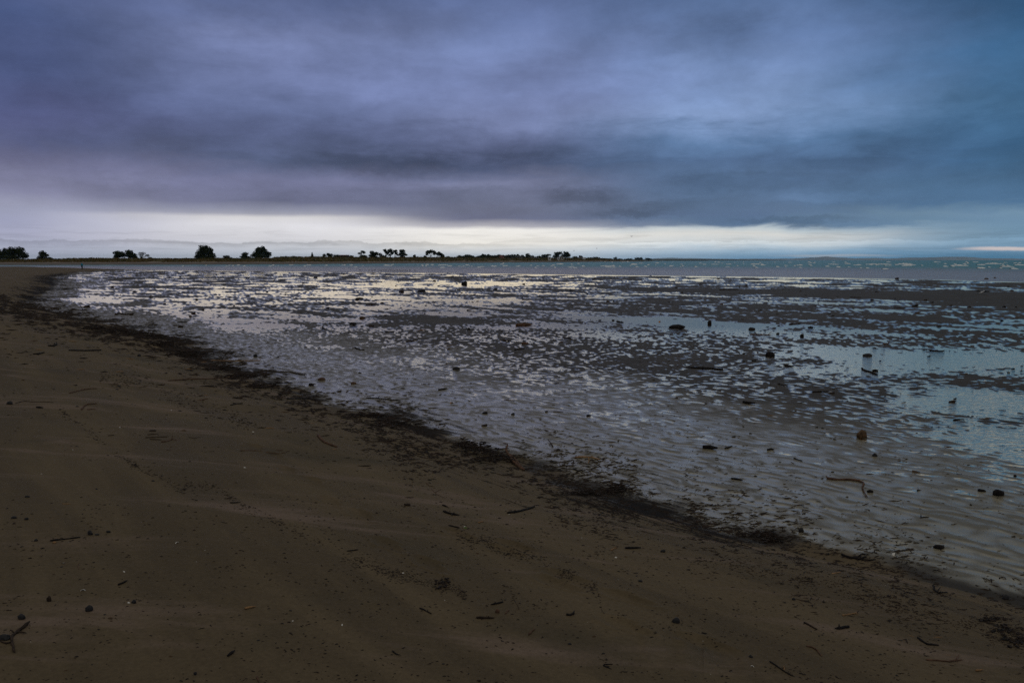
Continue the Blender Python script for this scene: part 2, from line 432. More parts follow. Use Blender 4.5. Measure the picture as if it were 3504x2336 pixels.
def sand_material():
    m, T, b = mat_new('beach_sand')
    g = T.new('ShaderNodeNewGeometry'); pos = g.outputs['Position']
    at = T.new('ShaderNodeAttribute', attribute_name='zones')
    sp = T.new('ShaderNodeSeparateColor'); T.l.new(at.outputs['Color'], sp.inputs[0])
    wrack, film, beach = sp.outputs; crest = at.outputs['Alpha']
    # coordinates along and across the shore
    rot = T.new('ShaderNodeVectorRotate', rotation_type='Z_AXIS'); T.put(rot.inputs['Vector'], pos); rot.inputs['Angle'].default_value = math.radians(52)
    str_ = T.vmath('MULTIPLY', rot.outputs[0], (0.16, 1.0, 1.0))
    n1 = T.noise(pos, 0.55, 6, 0.6, 0.3)
    n2 = T.noise(str_, 1.6, 6, 0.62, 0.5)
    n3 = T.noise(pos, 42, 3, 0.65)
    n4 = T.noise(T.vmath('MULTIPLY', pos, (0.35, 1.6, 1.0)), 1.1, 5, 0.6, 0.8)
    n5 = T.noise(pos, 210, 2, 0.7)
    brown = T.mix(T.mr(n2, 0.35, 0.65), (0.090, 0.067, 0.040), (0.134, 0.101, 0.062))
    brown = T.mix(T.math('MULTIPLY', T.mr(n4, 0.52, 0.70), 0.75), brown, (0.190, 0.138, 0.108))      # drier, pinkish patches
    brown = T.mix(T.math('MULTIPLY', T.mr(n1, 0.46, 0.30), 0.7), brown, (0.070, 0.057, 0.037))
    flat_ = T.mix(T.mr(n1, 0.35, 0.65), (0.036, 0.030, 0.024), (0.054, 0.045, 0.036))
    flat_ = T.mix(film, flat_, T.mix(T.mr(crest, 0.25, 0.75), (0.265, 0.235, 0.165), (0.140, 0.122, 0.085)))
    col = T.mix(beach, flat_, brown)
    # black silt and fine wrack in torn streaks
    nw = T.math('ADD', T.math('MULTIPLY', T.noise(str_, 6.0, 7, 0.72, 0.5), 0.7), T.math('MULTIPLY', n3, 0.3))
    wf = T.mr(T.math('ADD', wrack, T.math('MULTIPLY', T.math('SUBTRACT', nw, 0.5), 4.2)), 0.45, 0.80)
    wf = T.math('MULTIPLY', wf, T.mr(wrack, 0.02, 0.25))
    col = T.mix(T.math('MULTIPLY', wf, 0.92), col, (0.016, 0.015, 0.017))
    grain = T.math('ADD', 0.78, T.math('ADD', T.math('MULTIPLY', T.mr(n3, .3, .7), 0.22), T.math('MULTIPLY', T.mr(n5, .3, .7), 0.20)))
    col = T.vmath('SCALE', col, s=grain)
    T.put(b.inputs['Base Color'], col)
    rough_b = T.mr(n2, 0.3, 0.7, 0.72, 0.9)
    rough_w = T.mr(film, 0.0, 1.0, 0.62, T.mr(crest, 0.2, 0.8, 0.10, 0.42), False)
    rr = T.math('ADD', T.math('MULTIPLY', beach, rough_b), T.math('MULTIPLY', T.math('SUBTRACT', 1.0, beach), rough_w))
    rr = T.math('ADD', rr, T.math('MULTIPLY', wf, 0.30), clamp=True)
    sz = T.new('ShaderNodeSeparateXYZ'); T.l.new(pos, sz.inputs[0])
    damp = T.math('MULTIPLY', T.mr(sz.outputs[2], 0.0002, T.mr(sz.outputs[1], 24, 60, 0.0018, 0.0085), 1.0, 0.0), T.math('SUBTRACT', 1.0, beach))
    rr = T.mix(damp, rr, (0.14, 0.14, 0.14))
    T.put(b.inputs['Roughness'], rr)
    sl = T.math('ADD', T.math('MULTIPLY', T.math('SUBTRACT', 1.0, beach), T.mr(film, 0, 1, 0.12, T.mr(crest, 0.2, 0.8, 0.85, 0.25), False)), T.math('MULTIPLY', beach, 0.10))
    sl = T.math('ADD', sl, T.math('MULTIPLY', damp, 0.45))
    T.put(b.inputs['Specular IOR Level'], T.math('MULTIPLY', sl, T.math('SUBTRACT', 1.0, T.math('MULTIPLY', wf, 0.7))))
    hh = T.math('ADD', T.math('MULTIPLY', n3, 0.6), T.math('MULTIPLY', n5, 0.3))
    bn = T.bump(hh, 0.45, 0.006)
    # fine secondary ripples on the flats
    b.inputs['Specular Tint'].default_value = (1.0, 0.90, 0.66, 1)
    T.put(b.inputs['Normal'], bn)
    return m

def water_sheet_material():
    m, T, b = mat_new('shallow_water')
    o = [n for n in T.n if n.type == 'OUTPUT_MATERIAL'][0]; T.n.remove(b)
    g = T.new('ShaderNodeNewGeometry')
    n = T.noise(T.vmath('MULTIPLY', g.outputs['Position'], (1.0, 1.8, 1.0)), 5.0, 3, 0.5)
    sy = T.new('ShaderNodeSeparateXYZ'); T.l.new(g.outputs['Position'], sy.inputs[0])
    n = T.math('MULTIPLY', n, T.mr(sy.outputs[1], 16, 34, 1.0, 0.06))      # wind ruffles the nearer pools
    bn = T.bump(n, 0.8, 0.032)
    gl = T.new('ShaderNodeBsdfGlossy'); gl.inputs['Roughness'].default_value = 0.06; gl.inputs['Color'].default_value = (1.0, 0.88, 0.68, 1)   # silty film on the water
    T.put(gl.inputs['Normal'], bn)
    tr = T.new('ShaderNodeBsdfTransparent'); tr.inputs[0].default_value = (0.86, 0.90, 0.90, 1)
    fr = T.new('ShaderNodeFresnel'); fr.inputs[0].default_value = 1.33; T.put(fr.inputs['Normal'], bn)
    mxs = T.new('ShaderNodeMixShader'); T.put(mxs.inputs[0], fr.outputs[0])
    df = T.new('ShaderNodeBsdfDiffuse'); df.inputs[0].default_value = (0.50, 0.40, 0.31, 1)      # silt hanging in the water
    ms = T.new('ShaderNodeMixShader'); ms.inputs[0].default_value = 0.75; T.l.new(tr.outputs[0], ms.inputs[1]); T.l.new(df.outputs[0], ms.inputs[2])
    T.l.new(ms.outputs[0], mxs.inputs[1]); T.l.new(gl.outputs[0], mxs.inputs[2])
    T.l.new(mxs.outputs[0], o.inputs[0])
    return m

def sea_material():
    m, T, b = mat_new('sea_water')
    at = T.new('ShaderNodeAttribute', attribute_name='zones')
    sp = T.new('ShaderNodeSeparateColor'); T.l.new(at.outputs['Color'], sp.inputs[0])
    g = T.new('ShaderNodeNewGeometry'); pos = g.outputs['Position']
    n = T.noise(T.vmath('MULTIPLY', pos, (0.25, 1.0, 1.0)), 0.30, 6, 0.65, 0.3)
    nl = T.noise(T.vmath('MULTIPLY', pos, (0.5, 1.0, 1.0)), 1.9, 4, 0.6)
    deep = T.mix(T.mr(n, 0.35, 0.65), (0.035, 0.19, 0.22), (0.075, 0.29, 0.30))
    shal = T.mix(T.mr(n, 0.35, 0.65), (0.22, 0.20, 0.21), (0.30, 0.27, 0.28))
    col = T.mix(sp.outputs[0], shal, deep)
    T.put(b.inputs['Base Color'], col)
    T.put(b.inputs['Roughness'], T.mr(sp.outputs[0], 0, 1, 0.22, 0.30, False))
    b.inputs['IOR'].default_value = 1.33
    b.inputs['Specular IOR Level'].default_value = 0.22
    hh = T.math('ADD', n, T.math('MULTIPLY', nl, 0.35))
    T.put(b.inputs['Normal'], T.bump(hh, 1.0, 0.6))
    return m

M = {}
M['sand'] = sand_material()
M['water'] = water_sheet_material()
M['sea'] = sea_material()
M['foam'] = simple('sea_foam', (0.80, 0.84, 0.88), (0.88, 0.90, 0.92), 0.8, 1.5, 0.5, 0.1)
M['far_sand'] = simple('far_beach_sand', (0.16, 0.135, 0.12), (0.25, 0.21, 0.185), 0.9, 0.12, 0.2, 0.2)
M['dune'] = simple('dune_soil', (0.075, 0.068, 0.030), (0.14, 0.105, 0.055), 0.95, 0.25, 0.5, 0.5)
M['grass'] = simple('marram_grass', (0.085, 0.085, 0.030), (0.17, 0.11, 0.045), 0.95, 0.12, 0.2, 0.1, 0.05)
M['scrub'] = simple('scrub_leaves', (0.022, 0.034, 0.014), (0.045, 0.060, 0.022), 0.95, 0.5, 0.2, 0.1, 0.05)
M['leaf'] = simple('dark_foliage', (0.020, 0.028, 0.014), (0.040, 0.050, 0.022), 0.95, 0.7, 0.2, 0.1, 0.05)
M['bark'] = simple('bark', (0.035, 0.028, 0.022), (0.07, 0.058, 0.045), 0.95, 6, 0.6, 0.03, 0.1)
M['hill'] = simple('far_hill_ground', (0.05, 0.06, 0.05), (0.08, 0.09, 0.07), 0.95, 0.002, 0.2, 2)
M['wood_black'] = simple('charred_driftwood', (0.009, 0.008, 0.009), (0.022, 0.018, 0.017), 0.85, 30, 0.7, 0.006, 0.15)
M['wood_dark'] = simple('dark_driftwood', (0.020, 0.014, 0.011), (0.055, 0.036, 0.026), 0.85, 30, 0.7, 0.006, 0.15)
M['wood_brown'] = simple('brown_driftwood', (0.065, 0.036, 0.024), (0.15, 0.085, 0.055), 0.85, 26, 0.7, 0.006, 0.15)
M['wood_tan'] = simple('tan_driftwood', (0.22, 0.125, 0.058), (0.36, 0.21, 0.10), 0.8, 26, 0.6, 0.005, 0.2)
M['stone'] = simple('dark_stone', (0.012, 0.012, 0.014), (0.028, 0.026, 0.028), 0.65, 18, 0.6, 0.01, 0.25)
M['stone_brown'] = simple('brown_stone', (0.055, 0.034, 0.020), (0.14, 0.085, 0.045), 0.8, 18, 0.6, 0.01, 0.2)
M['weed'] = simple('stranded_weed', (0.010, 0.009, 0.009), (0.035, 0.022, 0.016), 0.75, 30, 0.6, 0.01, 0.2)
M['shell'] = simple('bleached_shell', (0.60, 0.57, 0.52), (0.80, 0.77, 0.72), 0.6, 40, 0.3, 0.003)
M['leaf_green'] = simple('wet_green_leaf', (0.06, 0.10, 0.02), (0.12, 0.16, 0.03), 0.5, 40, 0.3, 0.003)
M['leaf_orange'] = simple('orange_leaf', (0.42, 0.17, 0.03), (0.55, 0.25, 0.05), 0.7, 40, 0.3, 0.003)

# ------------------------------------------------------------------ near ground mesh (polar round the camera's foot)
def zones_attr(me, R, G, B, A=None):
    a = me.color_attributes.new('zones', 'FLOAT_COLOR', 'POINT')
    arr = np.ones((len(R), 4), np.float32); arr[:, 0] = R; arr[:, 1] = G; arr[:, 2] = B
    if A is not None: arr[:, 3] = A
    a.data.foreach_set('color', arr.ravel())

def polar_faces(nr, na, wrap=False):
    i = np.arange(nr - 1)[:, None]; j = np.arange(na - 1)[None, :]
    a = i * na + j
    return np.stack([a, a + 1, a + na + 1, a + na], -1).reshape(-1, 4)

azs = np.concatenate([np.radians(np.arange(-180, -42, 2.0)), np.radians(np.linspace(-42, 40, 1260)), np.radians(np.arange(42, 182, 2.0))])
vpx = np.concatenate([np.geomspace(6000, 470, 24), np.linspace(468, 5.2, 640), [4.6, 4.0, 3.4, 3.0]])   # pixels below the horizon (1024 wide)
rr_ = (F * 1024 / 3504) * (CAMZ - 0.3) / vpx
RR, AA = np.meshgrid(rr_, azs, indexing='ij')
X = (RR * np.sin(AA)).ravel(); Y = (RR * np.cos(AA)).ravel()
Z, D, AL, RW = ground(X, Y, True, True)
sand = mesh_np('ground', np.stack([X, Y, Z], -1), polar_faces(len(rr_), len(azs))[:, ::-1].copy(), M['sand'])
wr = np.exp(-((D + 0.15 - 0.5 * fbm(AL / 5.0, D * 0, 91, 2)) / (0.75 + 0.35 * fbm(AL / 2.3, D * 0, 92, 2) + 0.026 * np.clip(Y, 0, 90))) ** 2)
wr = wr * np.clip(0.34 + 1.1 * fbm(X / 1.6, Y / 1.6, 93, 3) + 0.40 * sstep(Y, 9, 25), 0, 1) * (1 - 0.55 * sstep(Y, 120, 250))
wr = np.maximum(wr, 0.33 * sstep(D, -4.5, -0.5) * sstep(D, 0.8, 0) * sstep(Y, 5, 12))
wr = np.maximum(wr, 0.30 * np.exp(-((D - 1.3) / 0.8) ** 2))
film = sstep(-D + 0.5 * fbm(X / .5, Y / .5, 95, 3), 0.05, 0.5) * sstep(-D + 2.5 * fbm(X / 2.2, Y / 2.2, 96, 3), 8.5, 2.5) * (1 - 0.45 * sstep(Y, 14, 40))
beach = sstep(D + 0.9 * fbm(X / 0.7, Y / 0.7, 97, 4), -0.15, 0.25)
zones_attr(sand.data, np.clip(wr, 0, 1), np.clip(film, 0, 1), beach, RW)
tag(sand, 'brown beach and wet rippled tidal flat', kind='structure')

# thin water lying on the flats, level, so that the ripple crests stand out of it
az2 = np.radians(np.linspace(-60, 62, 160))
e2 = sea_edge_r(az2)
rows = []
for k in range(12):
    rows.append(3.2 * (np.maximum(e2 + 1.0, 5) / 3.2) ** (k / 11.0))
R2 = np.array(rows); A2 = np.broadcast_to(az2, R2.shape)
ws = mesh_np('tidal_water', np.stack([(R2 * np.sin(A2)).ravel(), (R2 * np.cos(A2)).ravel(), np.zeros(R2.size)], -1), polar_faces(12, 160)[:, ::-1].copy(), M['water'])
tag(ws, 'thin still water lying between the sand ripples', kind='structure')

# ------------------------------------------------------------------ sea
az3 = np.radians(np.linspace(-60, 62, 1500))
e3 = sea_edge_r(az3)
far = 17500.0
ts = np.linspace(0, 1, 300) ** 1.0
# rows even in pixels below the horizon
v0 = 1.0 / e3; v1 = 1.0 / far
R3 = np.array([1.0 / (v0 + (v1 - v0) * s_) for s_ in ts[:-1]] + [np.full_like(e3, far)])
A3 = np.broadcast_to(az3, R3.shape)
X3 = R3 * np.sin(A3); Y3 = R3 * np.cos(A3)
off = R3 - e3
dep = sstep(off, 60, 260)
wv = 0.55 * fbm(X3 / 14.0, Y3 / 5.0, 101, 3) + 0.35 * fbm(X3 / 5.0, Y3 / 2.2, 102, 2)
lee = 1 - 0.6 * sstep(-X3 / np.maximum(Y3, 1), 0.1, 0.45)
amp3 = 0.025 + 0.42 * sstep(off, 20, 220) * lee + 0.25 * sstep(off, 400, 1500)
Z3 = -0.004 + amp3 * (np.abs(wv) * 1.4 - 0.25) * sstep(off, 0, 12)
sea = mesh_np('sea', np.stack([X3.ravel(), Y3.ravel(), Z3.ravel()], -1), polar_faces(len(ts), len(az3))[:, ::-1].copy(), M['sea'])
zones_attr(sea.data, dep.ravel(), dep.ravel() * 0, dep.ravel() * 0)
tag(sea, 'choppy teal sea running shallow and grey towards the flats', kind='structure')

# ------------------------------------------------------------------ far headland
FS = [(-1500, 914), (-600, 909.5), (0, 907), (600, 906), (1000, 904.3), (1500, 900.3), (1800, 898), (2000, 896.4), (2150, 895.2), (2230, 894.8)]
def far_Y(px): 
    v = np.interp(px, [p[0] for p in FS], [p[1] for p in FS]) - 890
    return F * CAMZ / v
DT = [(-1500, 886), (0, 889), (100, 889), (250, 885), (600, 886), (900, 884), (1000, 880), (1100, 880), (1250, 882), (1500, 881), (1700, 883), (1900, 883.5), (2030, 884), (2090, 886), (2140, 890.5), (2200, 894), (2230, 895.5)]
def dune_top(px):
    Yt = far_Y(px) * 1.10
    y = np.interp(px, [p[0] for p in DT], [p[1] for p in DT])
    return np.maximum(CAMZ + (889.5 - y) / F * Yt, 0.05)
def headland(px, Y):
    px = np.asarray(px, float); Y = np.asarray(Y, float)
    Y0 = far_Y(px); s_ = Y - Y0; k = Y0 / 480.0
    q = s_ / (k * 30)
    x = (px - 1752) / F * Y
    dt = dune_top(px)
    sand_h = np.minimum(1.35, dt * 0.6)
    z = -0.6 + 0.6 * sstep(q, -.6, 0) + sand_h * sstep(q, -0.05, 1.1) + (dt - sand_h) * sstep(q, 1.05, 1.75)
    z = z + 0.35 * fbm(x / 9, Y / 9, 201, 3) * sstep(q, 1.0, 1.6) * np.minimum(1, dt / 2)
    return z, q
hp = np.linspace(-1400, 2230, 700)
hs = np.concatenate([np.linspace(-12, 75, 46), np.linspace(90, 620, 16)])
HP, HS = np.meshgrid(hp, hs, indexing='ij')
HY = far_Y(HP) + HS * (far_Y(HP) / 480.0)
HZ, HQ = headland(HP, HY)
HX = (HP - 1752) / F * HY
fc = polar_faces(len(hp), len(hs))
m, T, b = mat_new('headland_ground')
at = T.new('ShaderNodeAttribute', attribute_name='zones'); sp = T.new('ShaderNodeSeparateColor'); T.l.new(at.outputs['Color'], sp.inputs[0])
g = T.new('ShaderNodeNewGeometry')
n = T.noise(T.vmath('MULTIPLY', g.outputs['Position'], (1, .5, 1)), 0.12, 6, 0.65)
wet = T.mix(T.mr(n, .3, .7), (0.13, 0.115, 0.105), (0.17, 0.15, 0.14))
dry = T.mix(T.mr(n, .3, .7), (0.27, 0.22, 0.20), (0.40, 0.33, 0.29))
soil = T.mix(T.mr(n, .3, .7), (0.075, 0.068, 0.030), (0.13, 0.10, 0.05))
cc = T.mix(sp.outputs[1], T.mix(sp.outputs[0], wet, dry), soil)
T.put(b.inputs['Base Color'], cc); b.inputs['Roughness'].default_value = 0.95; b.inputs['Specular IOR Level'].default_value = 0.05
hd = mesh_np('headland', np.stack([HX.ravel(), HY.ravel(), HZ.ravel()], -1), fc, m)
qn = (HQ + 0.12 * fbm(HX / 12, HY / 12, 203, 2)).ravel()
zones_attr(hd.data, sstep(qn, 0.72, 1.0), sstep(qn, 1.12, 1.25), qn * 0)
tag(hd, 'low dune headland with a sand beach across the channel', kind='structure')

# marram grass on the dune face
def tufts(name, n, pxr, qr, size, mat, seed, label, squash=1.0):
    rg = np.random.RandomState(seed)
    px = rg.uniform(*pxr, n); q = rg.uniform(*qr, n)
    Y0 = far_Y(px); k = Y0 / 480.0
    Yt = Y0 + q * k * 30 + 0
    x = (px - 1752) / F * Yt
    z = headland(px, Yt)[0] - 0.1
    keep = (dune_top(px) > 1.3) & (fbm(x / 14, Yt / 30, seed, 2) > -0.55)
    px, x, Yt, z = px[keep], x[keep], Yt[keep], z[keep]; n = len(x)
    V = []; Fc = []
    B_ = 5
    for b_ in range(B_):
        s_ = size * rg.uniform(0.6, 1.3, n) * (far_Y(px) / 480.0) ** 0.6
        a = rg.uniform(0, np.pi, n); w = s_ * rg.uniform(.25, .5, n)
        lx = rg.uniform(-.7, .7, n) * s_; ly = rg.uniform(-.7, .7, n) * s_
        ox = rg.uniform(-.5, .5, n) * s_; oy = rg.uniform(-.5, .5, n) * s_
        p1 = np.stack([x + ox - np.cos(a) * w, Yt + oy - np.sin(a) * w, z], -1)
        p2 = np.stack([x + ox + np.cos(a) * w, Yt + oy + np.sin(a) * w, z], -1)
        p3 = np.stack([x + ox + lx, Yt + oy + ly, z + s_ * squash], -1)
        V.append(np.stack([p1, p2, p3], 1).reshape(-1, 3))
    V = np.concatenate(V); Fc = np.arange(len(V)).reshape(-1, 3)
    o = mesh_np(name, V, Fc, mat, smooth=False)
    tag(o, label, name.replace('_', ' '), kind='stuff')
tufts('dune_grass', 9000, (-1200, 2120), (1.05, 2.0), 0.75, M['grass'], 301, 'olive and brown marram grass covering the dune face across the channel', 1.0)

# ------------------------------------------------------------------ foliage
def leaves(mb, c, r, n, size, rg, flat=1.0):
    c = np.array(c); r = np.array(r)
    for _ in range(n):
        while True:
            p = np.array([rg.uniform(-1, 1) for _ in range(3)]); q = (p ** 2).sum()
            if q <= 1: break
        if q < 0.35: p = p / max(q, .05) ** .5 * rg.uniform(.6, 1)
        p = c + p * r
        s_ = size * rg.uniform(.6, 1.4)
        a = np.array([rg.gauss(0, 1) for _ in range(3)]); a /= np.linalg.norm(a)
        bb = np.cross(a, [rg.gauss(0, 1) for _ in range(3)]); bb /= np.linalg.norm(bb) + 1e-6
        k = len(mb.v)
        mb.v.extend([tuple(p - a * s_), tuple(p + a * s_ * .9 + bb * s_ * .3), tuple(p + bb * s_ * 1.1)])
        mb.f.append((k, k + 1, k + 2))
def core(mb, c, r, rg):
    n, k = 5, 8; V = [(c[0], c[1], c[2] - r[2])]; Fc = []
    for i in range(1, n):
        ph = math.pi * i / n
        for j in range(k):
            th = 2 * math.pi * j / k; w = rg.uniform(.82, 1.1)
            V.append((c[0] + r[0] * w * math.sin(ph) * math.cos(th), c[1] + r[1] * w * math.sin(ph) * math.sin(th), c[2] - r[2] * w * math.cos(ph)))
    V.append((c[0], c[1], c[2] + r[2]))
    for j in range(k): Fc.append((0, 1 + (j + 1) % k, 1 + j))
    for i in range(n - 2):
        for j in range(k):
            a = 1 + i * k + j; b_ = 1 + i * k + (j + 1) % k; Fc.append((a, b_, b_ + k, a + k))
    l = len(V) - 1
    for j in range(k): Fc.append((l, 1 + (n - 2) * k + j, 1 + (n - 2) * k + (j + 1) % k))
    mb.add(V, Fc)

def base_z(px, Y): return float(headland(np.array([px]), np.array([Y]))[0][0])

def tree(name, label, blobs, trunk=None, back=1.2, cat='tree', group=None, dens=1.0, mat='leaf', cores=.70, Yabs=None, twig=0):
    """blobs: (px, py, rx, ry) of the photograph, turned into real clumps of leaves at the tree's distance"""
    rg = random.Random(hash_str(label))
    cxp = sum(b_[0] for b_ in blobs) / len(blobs)
    Yd = Yabs or float(far_Y(cxp)) * back
    k = Yd / F
    tx = trunk[0] if trunk else cxp
    bz = base_z(tx, Yd) if Yabs is None else at_depth(tx, 892, Yd)[2]
    bx = (tx - 1752) * k
    root = empty(name, (bx, Yd, bz), label, cat, group)
    crown = MB(); wood = MB()
    for (px, py, rx, ry) in blobs:
        c_ = at_depth(px, py, Yd) - np.array((bx, Yd, bz))
        R = np.array((rx * k, rx * k * .9, ry * k)) * (0.92 if rx > 6 else 1.0)
        c_[1] += rg.uniform(-.3, .3) * rx * k
        if cores: core(crown, c_, R * cores, rg)
        leaves(crown, c_, R, int(dens * (26 + 1.5 * rx * ry)), max(0.12, 2.0 * k), rg)
        for _ in range(5 if cores else 2):
            a_ = rg.uniform(-.4, math.pi + .4); e_r = rg.uniform(.7, 1.0)
            cs = c_ + np.array((math.cos(a_) * R[0] * e_r, rg.uniform(-.5, .5) * R[1], math.sin(a_) * R[2] * e_r))
            leaves(crown, cs, R * rg.uniform(.22, .38), int(dens * (8 + .22 * rx * ry)), max(0.1, 1.5 * k), rg)
        sp_ = Vector((0, 0, max(0.2, c_[2] * (0.25 if len(blobs) > 2 else .1))))
        e_ = Vector(c_)
        mid = sp_.lerp(e_, .5) + Vector((rg.uniform(-1, 1) * k * 1.5, 0, rg.uniform(0, 1) * k))
        wood.tube([sp_, mid, e_], [.55 * k + .03, .42 * k + .02, .2 * k], 5, .1, rg)
        for _ in range(twig):
            e2_ = e_ + Vector((rg.uniform(-1, 1) * R[0], rg.uniform(-1, 1) * R[1], rg.uniform(-.3, 1) * R[2]))
            wood.tube([mid, mid.lerp(e2_, .6) + Vector((0, 0, .3 * k)), e2_], [.35 * k, .25 * k, .12 * k], 4, .1, rg)
    ht = max(b_[1] for b_ in blobs)
    wood.tube([(0, 0, -.6), (rg.uniform(-.2, .2), 0, max(.3, (bz * 0 + crown_mid(blobs, Yd, bz)) * .5)), (0, 0, crown_mid(blobs, Yd, bz))],
              [.95 * k + .05, .75 * k + .03, .45 * k], 7, .08, rg)
    wood.build('trunk', M['bark'], root)
    crown.build('crown', M[mat], root, smooth=False)
    return root
def hash_str(s): 
    h = 5381
    for ch in s: h = (h * 33 + ord(ch)) & 0x7fffffff
    return h
def crown_mid(blobs, Yd, bz):
    return max(0.4, float(at_depth(0, sum(b_[1] for b_ in blobs) / len(blobs), Yd)[2]) - bz)

